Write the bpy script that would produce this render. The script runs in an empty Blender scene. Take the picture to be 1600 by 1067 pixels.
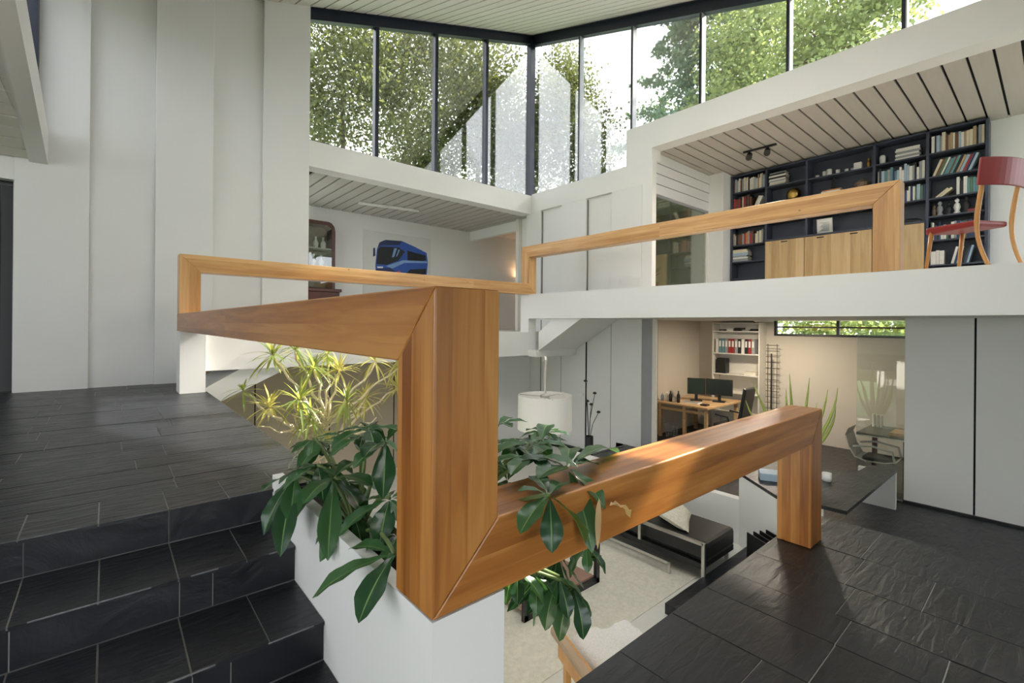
import bpy, math, random
import numpy as np
from mathutils import Vector, Matrix, Quaternion
random.seed(7); rng=np.random.default_rng(7)
SC=bpy.context.scene; COL=SC.collection

# ------------------------------------------------------------------ camera
FPX,CY,YAW,ROLL=735.109,507.721,math.radians(40.675),math.radians(.494)
F=Vector((math.sin(YAW),math.cos(YAW),0)); R0=Vector((math.cos(YAW),-math.sin(YAW),0)); U0=Vector((0,0,1))
R_=R0*math.cos(ROLL)+U0*math.sin(ROLL); U_=-R0*math.sin(ROLL)+U0*math.cos(ROLL)
cd=bpy.data.cameras.new('camera'); cam=bpy.data.objects.new('camera',cd); COL.objects.link(cam)
cam.matrix_world=Matrix(((R_.x,U_.x,-F.x,0),(R_.y,U_.y,-F.y,0),(R_.z,U_.z,-F.z,1.5),(0,0,0,1)))
cd.sensor_width=36; cd.lens=FPX/1600*36; cd.shift_y=-(533.5-CY)/1600; cd.clip_start=.02; cd.clip_end=400
SC.camera=cam
# ------------------------------------------------------------------ light
SC.view_settings.view_transform='Standard'; SC.view_settings.look='None'; SC.view_settings.gamma=1
SC.view_settings.exposure=1.6
try: SC.view_settings.use_curve_mapping=False
except Exception: pass
wd=bpy.data.worlds.new('sky'); SC.world=wd; wd.use_nodes=True
bg=wd.node_tree.nodes['Background']; bg.inputs[0].default_value=(.90,.95,1.0,1); bg.inputs[1].default_value=1.45
sd=bpy.data.lights.new('sun','SUN'); sun=bpy.data.objects.new('sun',sd); COL.objects.link(sun)
sd.energy=8.0; sd.angle=.012; sd.color=(1,.93,.80)
SUNV=Vector((.74,-.11,.585)).normalized(); sun.rotation_euler=SUNV.to_track_quat('Z','Y').to_euler()

# ------------------------------------------------------------------ materials
MATS={}
def nodes(name):
    m=bpy.data.materials.new(name); m.use_nodes=True; nt=m.node_tree
    return m,nt,nt.nodes['Principled BSDF']
def N(nt,t,**k):
    n=nt.nodes.new(t)
    for a,b in k.items(): setattr(n,a,b)
    return n
def mat(name,col,rough=.5,var=.06,scale=6,bump=0,metal=0,spec=.5,bscale=None,stretch=(1,1,1),coat=0):
    """painted / plain surface: colour with a little noise variation and optional fine relief"""
    if name in MATS: return MATS[name]
    m,nt,p=nodes(name); L=nt.links
    tc=N(nt,'ShaderNodeNewGeometry'); mp=N(nt,'ShaderNodeMapping'); mp.inputs['Scale'].default_value=stretch
    L.new(tc.outputs['Position'],mp.inputs['Vector'])
    nz=N(nt,'ShaderNodeTexNoise'); nz.inputs['Scale'].default_value=scale; nz.inputs['Detail'].default_value=5
    L.new(mp.outputs[0],nz.inputs['Vector'])
    mx=N(nt,'ShaderNodeMix',data_type='RGBA')
    c=Vector(col[:3]); a=[max(0,x*(1-var)) for x in c]; b=[min(1,x*(1+var)) for x in c]
    mx.inputs[6].default_value=(*a,1); mx.inputs[7].default_value=(*b,1)
    L.new(nz.outputs['Fac'],mx.inputs[0]); L.new(mx.outputs[2],p.inputs['Base Color'])
    p.inputs['Roughness'].default_value=rough; p.inputs['Metallic'].default_value=metal; p.inputs['Specular IOR Level'].default_value=spec
    if coat: p.inputs['Coat Weight'].default_value=coat
    if bump:
        n2=N(nt,'ShaderNodeTexNoise'); n2.inputs['Scale'].default_value=bscale or scale*4; n2.inputs['Detail'].default_value=6
        L.new(mp.outputs[0],n2.inputs['Vector'])
        bp=N(nt,'ShaderNodeBump'); bp.inputs['Strength'].default_value=bump; bp.inputs['Distance'].default_value=.01
        L.new(n2.outputs['Fac'],bp.inputs['Height']); L.new(bp.outputs[0],p.inputs['Normal'])
    MATS[name]=m; return m
def wood(name,axis,dark,mid,light,lam=.056,rough=.35,coat=.25,gs=1.0,knots=True):
    """timber with the grain along one axis, glued strips of differing tone, knots"""
    if name in MATS: return MATS[name]
    m,nt,p=nodes(name); L=nt.links
    g=N(nt,'ShaderNodeNewGeometry')
    st=[1,1,1]; st['XYZ'.index(axis)]=.07
    mp=N(nt,'ShaderNodeMapping'); mp.inputs['Scale'].default_value=[s*gs for s in st]; L.new(g.outputs['Position'],mp.inputs['Vector'])
    # strips
    ls=[1/lam]*3; ls['XYZ'.index(axis)]=.17
    m2=N(nt,'ShaderNodeMapping'); m2.inputs['Scale'].default_value=ls; m2.inputs['Location'].default_value=(.13,.31,.27); L.new(g.outputs['Position'],m2.inputs['Vector'])
    fl=N(nt,'ShaderNodeVectorMath',operation='FLOOR'); L.new(m2.outputs[0],fl.inputs[0])
    wn=N(nt,'ShaderNodeTexWhiteNoise'); L.new(fl.outputs[0],wn.inputs['Vector'])
    nz=N(nt,'ShaderNodeTexNoise'); nz.inputs['Scale'].default_value=26; nz.inputs['Detail'].default_value=7; nz.inputs['Distortion'].default_value=.6
    ad=N(nt,'ShaderNodeVectorMath',operation='ADD'); L.new(mp.outputs[0],ad.inputs[0]); L.new(wn.outputs['Color'],ad.inputs[1]); L.new(ad.outputs[0],nz.inputs['Vector'])
    n3=N(nt,'ShaderNodeTexNoise'); n3.inputs['Scale'].default_value=3.2; n3.inputs['Detail'].default_value=3; L.new(ad.outputs[0],n3.inputs['Vector'])
    s1=N(nt,'ShaderNodeMath',operation='MULTIPLY_ADD'); s1.inputs[1].default_value=.55; L.new(nz.outputs['Fac'],s1.inputs[0]); L.new(n3.outputs['Fac'],s1.inputs[2])
    s2=N(nt,'ShaderNodeMath',operation='MULTIPLY_ADD'); s2.inputs[1].default_value=.17; L.new(wn.outputs['Value'],s2.inputs[0]); L.new(s1.outputs[0],s2.inputs[2])
    cr=N(nt,'ShaderNodeValToRGB'); e=cr.color_ramp.elements; e[0].position=.62; e[0].color=(*dark,1); e[1].position=1.3 if False else 1.0; e[1].color=(*light,1)
    k=cr.color_ramp.elements.new(.82); k.color=(*mid,1)
    sc=N(nt,'ShaderNodeMath',operation='MULTIPLY'); sc.inputs[1].default_value=.94; L.new(s2.outputs[0],sc.inputs[0]); L.new(sc.outputs[0],cr.inputs[0])
    last=cr.outputs[0]
    if knots:
        ks=[3.4]*3; ks['XYZ'.index(axis)]=1.9
        m4=N(nt,'ShaderNodeMapping'); m4.inputs['Scale'].default_value=ks; L.new(g.outputs['Position'],m4.inputs['Vector'])
        vo=N(nt,'ShaderNodeTexVoronoi'); vo.inputs['Scale'].default_value=1.7; L.new(m4.outputs[0],vo.inputs['Vector'])
        rr=N(nt,'ShaderNodeValToRGB'); rr.color_ramp.elements[0].position=.02; rr.color_ramp.elements[0].color=(1,1,1,1); rr.color_ramp.elements[1].position=.075; rr.color_ramp.elements[1].color=(0,0,0,1)
        L.new(vo.outputs['Distance'],rr.inputs[0])
        mx=N(nt,'ShaderNodeMix',data_type='RGBA'); mx.inputs[7].default_value=(dark[0]*.35,dark[1]*.3,dark[2]*.3,1)
        mm=N(nt,'ShaderNodeMath',operation='MULTIPLY'); mm.inputs[1].default_value=.75; L.new(rr.outputs[0],mm.inputs[0])
        L.new(mm.outputs[0],mx.inputs[0]); L.new(last,mx.inputs[6]); last=mx.outputs[2]
    L.new(last,p.inputs['Base Color']); p.inputs['Roughness'].default_value=rough; p.inputs['Coat Weight'].default_value=coat; p.inputs['Coat Roughness'].default_value=.3
    bp=N(nt,'ShaderNodeBump'); bp.inputs['Strength'].default_value=.12; bp.inputs['Distance'].default_value=.004; L.new(nz.outputs['Fac'],bp.inputs['Height']); L.new(bp.outputs[0],p.inputs['Normal'])
    MATS[name]=m; return m
def slate(name,c0,c1,rough=.36):
    m,nt,p=nodes(name); L=nt.links
    g=N(nt,'ShaderNodeNewGeometry'); oi=N(nt,'ShaderNodeObjectInfo')
    ad=N(nt,'ShaderNodeVectorMath',operation='MULTIPLY_ADD'); ad.inputs[1].default_value=(1,1,1)
    cmb=N(nt,'ShaderNodeMath',operation='MULTIPLY'); cmb.inputs[1].default_value=31; L.new(oi.outputs['Random'],cmb.inputs[0])
    L.new(g.outputs['Position'],ad.inputs[0]); L.new(cmb.outputs[0],ad.inputs[2])
    n1=N(nt,'ShaderNodeTexNoise'); n1.inputs['Scale'].default_value=7; n1.inputs['Detail'].default_value=9; n1.inputs['Roughness'].default_value=.65; L.new(ad.outputs[0],n1.inputs['Vector'])
    mp=N(nt,'ShaderNodeMapping'); mp.inputs['Scale'].default_value=(1,4.5,1); L.new(ad.outputs[0],mp.inputs['Vector'])
    n2=N(nt,'ShaderNodeTexNoise'); n2.inputs['Scale'].default_value=5; n2.inputs['Detail'].default_value=8; n2.inputs['Distortion'].default_value=.8; L.new(mp.outputs[0],n2.inputs['Vector'])
    mx=N(nt,'ShaderNodeMix',data_type='RGBA'); mx.inputs[6].default_value=(*c0,1); mx.inputs[7].default_value=(*c1,1); L.new(n1.outputs['Fac'],mx.inputs[0])
    hs=N(nt,'ShaderNodeHueSaturation'); vv=N(nt,'ShaderNodeMath',operation='MULTIPLY_ADD'); vv.inputs[1].default_value=.5; vv.inputs[2].default_value=.75
    L.new(oi.outputs['Random'],vv.inputs[0]); L.new(vv.outputs[0],hs.inputs['Value']); L.new(mx.outputs[2],hs.inputs['Color']); L.new(hs.outputs[0],p.inputs['Base Color'])
    rr=N(nt,'ShaderNodeMapRange'); rr.inputs['To Min'].default_value=rough-.08; rr.inputs['To Max'].default_value=rough+.2; L.new(n1.outputs['Fac'],rr.inputs[0]); L.new(rr.outputs[0],p.inputs['Roughness'])
    bp=N(nt,'ShaderNodeBump'); bp.inputs['Strength'].default_value=.6; bp.inputs['Distance'].default_value=.015; L.new(n2.outputs['Fac'],bp.inputs['Height'])
    b2=N(nt,'ShaderNodeBump'); b2.inputs['Strength'].default_value=.3; b2.inputs['Distance'].default_value=.004; L.new(n1.outputs['Fac'],b2.inputs['Height']); L.new(bp.outputs[0],b2.inputs['Normal']); L.new(b2.outputs[0],p.inputs['Normal'])
    MATS[name]=m; return m
def glass(name,tint=(1,1,1),refl=.10,rough=0.0):
    m=bpy.data.materials.new(name); m.use_nodes=True; nt=m.node_tree; L=nt.links
    nt.nodes.remove(nt.nodes['Principled BSDF']); o=nt.nodes['Material Output']
    t=N(nt,'ShaderNodeBsdfTransparent'); t.inputs[0].default_value=(*tint,1); gl=N(nt,'ShaderNodeBsdfGlossy'); gl.inputs['Roughness'].default_value=rough
    lw=N(nt,'ShaderNodeLayerWeight'); lw.inputs[0].default_value=.35; ma=N(nt,'ShaderNodeMath',operation='MULTIPLY_ADD'); ma.inputs[1].default_value=.55; ma.inputs[2].default_value=refl*.4
    L.new(lw.outputs['Fresnel'],ma.inputs[0]); mx=N(nt,'ShaderNodeMixShader'); L.new(ma.outputs[0],mx.inputs[0]); L.new(t.outputs[0],mx.inputs[1]); L.new(gl.outputs[0],mx.inputs[2]); L.new(mx.outputs[0],o.inputs[0])
    MATS[name]=m; return m
def leafmat(name,c,trans=.35,rough=.4,var=.25,tcol=None):
    m,nt,p=nodes(name); L=nt.links; o=nt.nodes['Material Output']
    g=N(nt,'ShaderNodeNewGeometry'); nz=N(nt,'ShaderNodeTexNoise'); nz.inputs['Scale'].default_value=9; L.new(g.outputs['Position'],nz.inputs['Vector'])
    ri=N(nt,'ShaderNodeMath',operation='MULTIPLY_ADD'); ri.inputs[1].default_value=.5; L.new(g.outputs['Random Per Island'],ri.inputs[0])
    h=N(nt,'ShaderNodeMath',operation='MULTIPLY'); h.inputs[1].default_value=.5; L.new(nz.outputs['Fac'],h.inputs[0]); L.new(h.outputs[0],ri.inputs[2])
    mx=N(nt,'ShaderNodeMix',data_type='RGBA'); mx.inputs[6].default_value=(*[x*(1-var) for x in c],1); mx.inputs[7].default_value=(*[min(1,x*(1+var*1.3)) for x in c],1); L.new(ri.outputs[0],mx.inputs[0])
    L.new(mx.outputs[2],p.inputs['Base Color']); p.inputs['Roughness'].default_value=rough
    t=N(nt,'ShaderNodeBsdfTranslucent'); tc=tcol or (min(1,c[0]*2.2),min(1,c[1]*2),c[2]); t.inputs[0].default_value=(*tc,1)
    ms=N(nt,'ShaderNodeMixShader'); ms.inputs[0].default_value=trans; L.new(p.outputs[0],ms.inputs[1]); L.new(t.outputs[0],ms.inputs[2]); L.new(ms.outputs[0],o.inputs[0])
    MATS[name]=m; return m

PAINT=mat('white_paint',(.80,.79,.765),.55,.03,1.3,.02,bscale=60)
PAINT2=mat('white_panel',(.77,.765,.75),.5,.03,2)
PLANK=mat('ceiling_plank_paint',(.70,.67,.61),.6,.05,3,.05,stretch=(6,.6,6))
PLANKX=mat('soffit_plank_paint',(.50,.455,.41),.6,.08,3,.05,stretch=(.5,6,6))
PLANKU=mat('upper_room_plank_shaded',(.50,.47,.43),.6,.06,3,.05,stretch=(6,.5,6))  # plank paint darkened: the ceiling's brown-grey shade is put into the colour
GAP=mat('shadow_gap',(.012,.012,.013),.9)
SLATE=slate('slate',(.0045,.0052,.008),(.018,.020,.026),.30)
GROUT=mat('grout',(.36,.35,.34),.9,.6,5)
NAVY=mat('navy_frame',(.012,.017,.035),.35,.1)
STEEL=mat('brushed_steel',(.62,.60,.57),.3,.05,20,metal=1)
WOODX=wood('timber_x','X',(.23,.070,.010),(.40,.150,.028),(.54,.245,.065))
WOODY=wood('timber_y','Y',(.23,.070,.010),(.40,.150,.028),(.54,.245,.065))
WOODZ=wood('timber_z','Z',(.23,.070,.010),(.40,.150,.028),(.54,.245,.065))
PINEX=wood('pine_x','X',(.44,.20,.055),(.60,.32,.11),(.72,.43,.18),lam=.07)
PINEY=wood('pine_y','Y',(.44,.20,.055),(.60,.32,.11),(.72,.43,.18),lam=.07)
PINEZ=wood('pine_z','Z',(.44,.20,.055),(.60,.32,.11),(.72,.43,.18),lam=.07)
OAK=wood('oak_veneer','Z',(.42,.27,.115),(.53,.36,.17),(.62,.44,.23),lam=.15,knots=False,coat=0)
DESKW=wood('desk_beech','Y',(.45,.27,.12),(.56,.35,.17),(.66,.44,.24),lam=.2,knots=False,coat=0)
BEECH=wood('chair_beech','Z',(.50,.22,.055),(.60,.29,.085),(.68,.36,.12),lam=.3,knots=False)
MAHOG=mat('mahogany',(.075,.022,.012),.3,.3,8,stretch=(6,6,.6))
CARPET=mat('cream_carpet',(.74,.70,.60),.95,.22,26,.9,bscale=160)
CARPET2=mat('cream_floor',(.62,.60,.56),.9,.06,30)
SHEEP=mat('sheepskin',(.80,.78,.76),.95,.2,90,.8,bscale=140)
LEATHER=mat('black_leather',(.013,.013,.014),.35,.2,30,.15)
BLACK=mat('black_plastic',(.012,.012,.013),.45,.1)
BLACKM=mat('black_metal',(.015,.015,.016),.4,.1)
WHITEM=mat('white_laminate',(.74,.71,.64),.45,.03)
GREY=mat('grey_metal',(.32,.32,.33),.4,.06)
BEIGE=mat('beige_wall',(.60,.55,.47),.7,.04,2)
BLUEG=mat('bookcase_blue',(.048,.056,.085),.5,.1)
RED=mat('red_vinyl',(.27,.022,.022),.4,.08,20)
SHADE=mat('lamp_shade_fabric',(.86,.83,.78),.8,.02,200,.03)
SOIL=mat('potting_soil',(.03,.022,.016),.95,.4,40,.8)
GLASS=glass('window_glass')
PGLASS=glass('partition_glass',(.93,.96,.94),.16)
LEAF=leafmat('money_tree_leaf',(.040,.115,.040),.22,.28)
LEAFD=leafmat('money_tree_dark_leaf',(.018,.062,.024),.18,.25)
LEAFB=leafmat('withered_leaf',(.55,.38,.22),.3,.6)
STEMG=mat('green_stem',(.12,.17,.05),.5,.2)
DRAC=leafmat('dracaena_leaf',(.12,.20,.055),.4,.4,tcol=(.75,.75,.16))
DRACY=leafmat('dracaena_sunlit_leaf',(.55,.53,.17),.4,.4,tcol=(.9,.8,.25))  # dracaena leaf with yellow sunlight put into its colour
BARK=mat('pale_bark',(.72,.62,.45),.8,.25,30,.3)
BARKD=mat('tree_bark',(.10,.075,.055),.9,.3,8,.4)
ALOE=leafmat('aloe_leaf',(.42,.50,.14),.25,.4)
CUSH=mat('cushion_fabric',(.66,.62,.52),.9,.35,34)
DKGREY=mat('dark_grey_fabric',(.035,.036,.042),.9,.1)
TREEA=leafmat('maple_leaf',(.075,.095,.035),.38,.5,.5,tcol=(.26,.29,.07))
TREEB=leafmat('fir_needles',(.075,.13,.095),.3,.6,.4)
TREEC=leafmat('bright_conifer_leaf',(.15,.20,.07),.4,.6,.4,tcol=(.40,.48,.16))
GRASS=mat('lawn',(.06,.11,.03),.95,.4,3)

# ------------------------------------------------------------------ mesh building
ORG={}
class B:
    def __init__(s): s.v=[]; s.f=[]; s.m=[]; s.k=0
    def add(s,vs,fs):
        o=len(s.v); s.v+=[tuple(map(float,p)) for p in vs]; s.f+=[tuple(i+o for i in f) for f in fs]; s.m+=[s.k]*len(fs); return s
    def box(s,x0,x1,y0,y1,z0,z1):
        return s.hexa([(x0,y0,z0),(x1,y0,z0),(x1,y1,z0),(x0,y1,z0)],[(x0,y0,z1),(x1,y0,z1),(x1,y1,z1),(x0,y1,z1)])
    def hexa(s,b,t):
        n=len(b); return s.add(list(b)+list(t),[tuple(range(n-1,-1,-1)),tuple(range(n,2*n))]+[(i,(i+1)%n,(i+1)%n+n,i+n) for i in range(n)])
    def prism(s,poly,z0,z1): return s.hexa([(x,y,z0) for x,y in poly],[(x,y,z1) for x,y in poly])
    def prismx(s,poly,x0,x1): return s.hexa([(x0,y,z) for y,z in poly],[(x1,y,z) for y,z in poly])
    def prismy(s,poly,y0,y1): return s.hexa([(x,y1,z) for x,z in poly],[(x,y0,z) for x,z in poly])
    def obox(s,c,ax,ay,az):
        c=Vector(c); ax,ay,az=map(Vector,(ax,ay,az)); b=[c-ax-ay-az,c+ax-ay-az,c+ax+ay-az,c-ax+ay-az]
        return s.hexa(b,[p+az*2 for p in b])
    def tube(s,pts,r,n=8,cap=True):
        pts=[Vector(p) for p in pts]; k=len(pts); rs=r if isinstance(r,(list,tuple)) else [r]*k
        up=None; vs=[]
        for i,p in enumerate(pts):
            t=(pts[min(i+1,k-1)]-pts[max(i-1,0)]); t=t.normalized() if t.length>1e-9 else Vector((0,0,1))
            if up is None: up=t.orthogonal().normalized()
            up=(up-t*up.dot(t)); up=up.normalized() if up.length>1e-6 else t.orthogonal().normalized(); w=t.cross(up)
            for j in range(n):
                a=2*math.pi*j/n; vs.append(p+(up*math.cos(a)+w*math.sin(a))*rs[i])
        fs=[(i*n+j,i*n+(j+1)%n,(i+1)*n+(j+1)%n,(i+1)*n+j) for i in range(k-1) for j in range(n)]
        if cap: fs+=[tuple(range(n-1,-1,-1)),tuple(range((k-1)*n,k*n))]
        return s.add(vs,fs)
    def bar(s,a,b,w,h,up=(0,0,1)):
        a,b=Vector(a),Vector(b); t=(b-a); L=t.length/2; t.normalize(); up=Vector(up); x=t.cross(up)
        if x.length<1e-4: up=Vector((1,0,0)); x=t.cross(up)
        x.normalize(); z=x.cross(t).normalized(); return s.obox((a+b)/2,t*L,x*w/2,z*h/2)
    def lathe(s,c,prof,n=20,axis=(0,0,1),cap=True):
        c=Vector(c); q=Vector((0,0,1)).rotation_difference(Vector(axis)); vs=[]
        for r,z in prof:
            for j in range(n):
                a=2*math.pi*j/n; vs.append(c+q@Vector((r*math.cos(a),r*math.sin(a),z)))
        k=len(prof); fs=[(i*n+j,i*n+(j+1)%n,(i+1)*n+(j+1)%n,(i+1)*n+j) for i in range(k-1) for j in range(n)]
        if cap: fs+=[tuple(range(n-1,-1,-1)),tuple(range((k-1)*n,k*n))]
        return s.add(vs,fs)
    def build(s,name,m,parent=None,local=False,smooth=False,bevel=0,loc=None,subsurf=0):
        me=bpy.data.meshes.new(name); o=bpy.data.objects.new(name,me); COL.objects.link(o)
        if parent is not None:
            og=Vector((0,0,0)) if local else ORG[parent.name]; o.parent=parent; ORG[o.name]=og
        else:
            v=np.array(s.v); og=Vector(loc) if loc is not None else Vector(((v[:,0].min()+v[:,0].max())/2,(v[:,1].min()+v[:,1].max())/2,v[:,2].min()))
            ORG[o.name]=og; o.location=og
        me.from_pydata([tuple(Vector(p)-og) for p in s.v],[],s.f)
        for mm in (m if isinstance(m,(list,tuple)) else [m]): me.materials.append(mm)
        if isinstance(m,(list,tuple)): me.polygons.foreach_set('material_index',s.m)
        if smooth: me.polygons.foreach_set('use_smooth',[True]*len(me.polygons))
        me.update()
        if bevel:
            b=o.modifiers.new('bevel','BEVEL'); b.width=bevel; b.segments=2; b.limit_method='ANGLE'; b.angle_limit=math.radians(40)
        if subsurf:
            b=o.modifiers.new('sub','SUBSURF'); b.levels=subsurf; b.render_levels=subsurf
        return o
def tag(o,label=None,cat=None,group=None,kind=None):
    for k,v in (('label',label),('category',cat),('group',group),('kind',kind)):
        if v: o[k]=v
    return o
def thing(name,label,cat,loc=(0,0,0),group=None,kind=None):
    o=bpy.data.objects.new(name,None); COL.objects.link(o); o.location=loc; o.empty_display_size=.1; ORG[o.name]=Vector(loc); return tag(o,label,cat,group,kind)
def struct(o,label,cat): return tag(o,label,cat,None,'structure')
UNIT={}
def unit(kind,m):
    """one small shared mesh per material for alike pieces"""
    k=(kind,m.name)
    if k not in UNIT:
        b=B(); e=.5
        b.box(-e,e,-e,e,-e,e); me=bpy.data.meshes.new(kind); me.from_pydata(b.v,[],b.f); me.materials.append(m); UNIT[k]=me
    return UNIT[k]
def piece(name,m,parent,x0,x1,y0,y1,z0,z1,kind='unit_block'):
    o=bpy.data.objects.new(name,unit(kind,m)); COL.objects.link(o); o.parent=parent; og=ORG[parent.name]
    o.location=Vector(((x0+x1)/2,(y0+y1)/2,(z0+z1)/2))-og; o.scale=(x1-x0,y1-y0,z1-z0); ORG[o.name]=og; return o

# ================================================================== STRUCTURE
TH=.018
def slab(name,poly,z0,z1,m,label,cat='floor'):
    return struct(B().prism(poly,z0,z1).build(name,m),label,cat)
# --- near floor (z=0) with slate tiles in random courses running along Y
fl=slab('floor',[(-3.2,-2.6),(4.33,-2.6),(4.33,1.31),(-3.2,1.31)],-.30,-.004,GROUT,'dark slate tiled floor in the right foreground')
xs=[.30,.66,.93,1.36,1.80,2.25,2.62,2.90,3.28,3.73,4.33]
g=.0030
random.seed(3)
for i in range(len(xs)-1):
    y=1.31; first=True
    while y>-1.9:
        l=random.uniform(.32,.9) if not first else random.uniform(.18,.7); first=False
        y2=max(-1.9,y-l); dz=random.uniform(-.0015,.0015)
        piece('tile',SLATE,fl,xs[i]+g,xs[i+1]-g,y2+g,y-(g if y<1.31 else 0),-.014,dz); y=y2
piece('tile_edge_strip',SLATE,fl,.93,4.33,1.31,1.318,-.3,-.002)
# --- landing (z=.631) : courses along X
ZL=.631
ld=slab('floor_landing',[(-3.5,2.70),(.94,2.70),(.94,8.25),(-3.5,8.25)],.40,ZL-.004,GROUT,'upper slate tiled landing at the top of the steps')
ys=[2.69,3.02,3.22,3.55,3.80,4.15,4.45,4.85,5.2,5.55,6.0,6.4,6.8,7.3,7.8,8.25]
for i in range(len(ys)-1):
    x=.94
    if i==0: cuts=[.94,.70,.464,.22,-.025,-.267,-.51,-.75,-1.0,-1.3]
    else:
        cuts=[.94]
        while cuts[-1]>-2.6: cuts.append(cuts[-1]-random.uniform(.4,.95))
    for a,b_ in zip(cuts[1:],cuts[:-1]):
        piece('tile',SLATE,ld,a+g,b_-(g if b_<.94 else 0),ys[i]+(g if i else -.012),ys[i+1]-g,ZL-.014,ZL+random.uniform(-.0012,.0012))
piece('tile_edge_strip',SLATE,ld,.94,.952,2.70,7.0,.40,ZL-.002)
# --- stairs : 4 risers of .1578
st=thing('floor_stair','broad slate steps climbing from the lower left to the landing','stair',(0,1.9,0),kind='structure')
RI=ZL/4; yn=[2.692,2.296,1.91,1.515]
for k in range(4):
    zt=ZL-k*RI
    if k: B().box(-3.2,.664,yn[k]+.004,3.0,max(0,zt-RI),zt-.004).build('step_core',GROUT,st)
    cuts=[.664,.465,.222,-.02,-.25,-.49,-.73,-.97,-1.21,-1.5] if k else []
    if k:
        for a,b_ in zip(cuts[1:],cuts[:-1]):
            piece('tread_tile',SLATE,st,a+.003,b_-.003,yn[k]-.012,yn[k-1]-.005,zt-.014,zt+random.uniform(-.001,.001))
    rc=[.664,.222,-.25,-.73,-1.21,-1.7]
    if k: rc=[.664,.34,.226,-.245,-.6,-1.0,-1.5]
    for a,b_ in zip(rc[1:],rc[:-1]):
        piece('riser_tile',SLATE,st,a+.002,b_-.002,yn[k],yn[k]+.014,zt-RI+.003,zt-.016)
B().box(-3.2,.664,2.704,2.9,ZL-RI,ZL-.02).build('step_core',GROUT,st)
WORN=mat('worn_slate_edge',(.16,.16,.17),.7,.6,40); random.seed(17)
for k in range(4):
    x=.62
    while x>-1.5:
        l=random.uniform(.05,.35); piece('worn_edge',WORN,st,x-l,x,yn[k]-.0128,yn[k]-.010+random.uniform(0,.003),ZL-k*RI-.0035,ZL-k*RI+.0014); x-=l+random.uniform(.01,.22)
# --- living room pit, office floor, bus-level floor, gallery slab
slab('floor_living',[(.3,1.32),(6.6,1.32),(6.6,5.6),(7.8,5.6),(7.8,8.3),(-1.5,8.3),(-1.5,2.9),(.3,2.9)],-1.32,-1.22,CARPET2,'pale carpeted floor of the sunken living room')
tag(B().box(1.9,4.9,2.55,5.6,-1.22,-1.214).build('rug',CARPET,bevel=.01),'large shaggy cream rug covering the sunken living room floor','rug')
of=slab('floor_office',[(4.4,-2.6),(11,-2.6),(11,5.75),(7.7,5.75),(7.7,5.5),(6.35,5.5),(6.35,2.7),(5.6,2.1),(4.4,1.2)],-1.0,-.82,SLATE,'black office floor under the gallery')
for k in range(3):   # steps down from the near floor to the office level
    struct(B().box(4.34+.3*k,4.66+.3*k,-2.6,1.2,-.82,-.2*(k+1)).build('trim_%d'%(20+k),SLATE),['upper','middle','lowest'][k]+' slate step down from the near floor to the office','step')
slab('floor_gallery',[(6.7,-3),(11.2,-3),(11.2,5.67),(6.7,5.67)],1.635,2.1,PAINT,'white gallery slab carrying the bookcase')
struct(B().box(6.49,6.70,-3,7.04,1.635,2.127).build('trim_1',PAINT),'long white edge beam of the gallery floor','beam')
slab('floor_upper_room',[(.93,7.28),(7.67,7.28),(7.67,8.25),(13,8.25),(13,11.2),(.93,11.2)],.885,1.36,PAINT,'white floor slab of the room with the bus picture')
struct(B().box(.93,6.49,7.04,7.28,.885,1.36).build('trim_2',PAINT),'white edge beam under the far timber handrail','beam')
struct(B().box(6.49,6.70,7.04,7.28,.865,2.127).build('trim_3',PAINT),'white corner pier where the far handrails meet','pier')
struct(B().box(6.49,7.67,6.80,7.28,.865,1.0).build('trim_4',PAINT),'white half landing slab at the foot of the gallery stair','slab')
struct(B().prismx([(6.8,.99),(6.8,1.36),(5.67,2.1),(5.55,2.1),(5.60,1.68)],6.55,7.67).build('trim_5',PAINT),'white underside of the stair flight up to the gallery','stair')
# left flight from landing to the upper room
sl=struct(B().prismy([(.92,.40),(1.148,.472),(2.0,.883),(2.6,.9),(2.6,1.36),(2.2,1.36),(.92,.631)],7.16,8.2).build('trim_6',PAINT),'white side of the short flight up from the landing','stair')
struct(B().box(.664,.93,6.93,7.28,ZL,1.389).build('trim_7',PAINT),'short white pier on the landing under the timber handrail','pier')
# --- left tall panelled wall (Y=8.2)
CZ=lambda x,y: 8.43+.314*((x-7.67)+(y-8.25))
wl=struct(B().box(-.88,2.543,8.30,8.75,.3,7.4).build('wall_left',PAINT2),'tall white panelled wall behind the landing','wall')
for a,b_,pr in ((-.864,-.189,1),(-.189,.492,0),(.492,1.174,1),(1.174,1.845,0),(1.845,2.543,1)):
    y0=8.20 if pr else 8.275
    B().box(a,b_,y0,8.31,.3,7.4).build('panel',PAINT2,wl,bevel=.004)
struct(B().box(-3.5,-.864,8.22,8.5,3.20,3.75).build('trim_8',PAINT),'white lintel above the dark blind at the left edge','lintel')
bl=thing('vertical_blind','dark grey vertical slat blind in the opening at the far left edge','blind',(-1.4,8.33,ZL))
B().box(-3.4,-.87,8.36,8.40,3.14,3.2).build('head_rail',BLACKM,bl)
for k in range(9):
    x=-.93-.125*k
    B().obox((x,8.38,(ZL+.006+3.14)/2),(.056,.018,0),(-.0006,.002,0),(0,0,(3.14-ZL-.006)/2)).build('slat',DKGREY if k%2 else mat('blind_grey',(.085,.088,.095),.7),bl)
struct(B().box(-3.5,-.8,8.8,8.9,.3,3.4).build('wall_far_left',mat('dark_room',(.05,.05,.055),.8)),'dark room wall seen behind the blind','wall')
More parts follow.
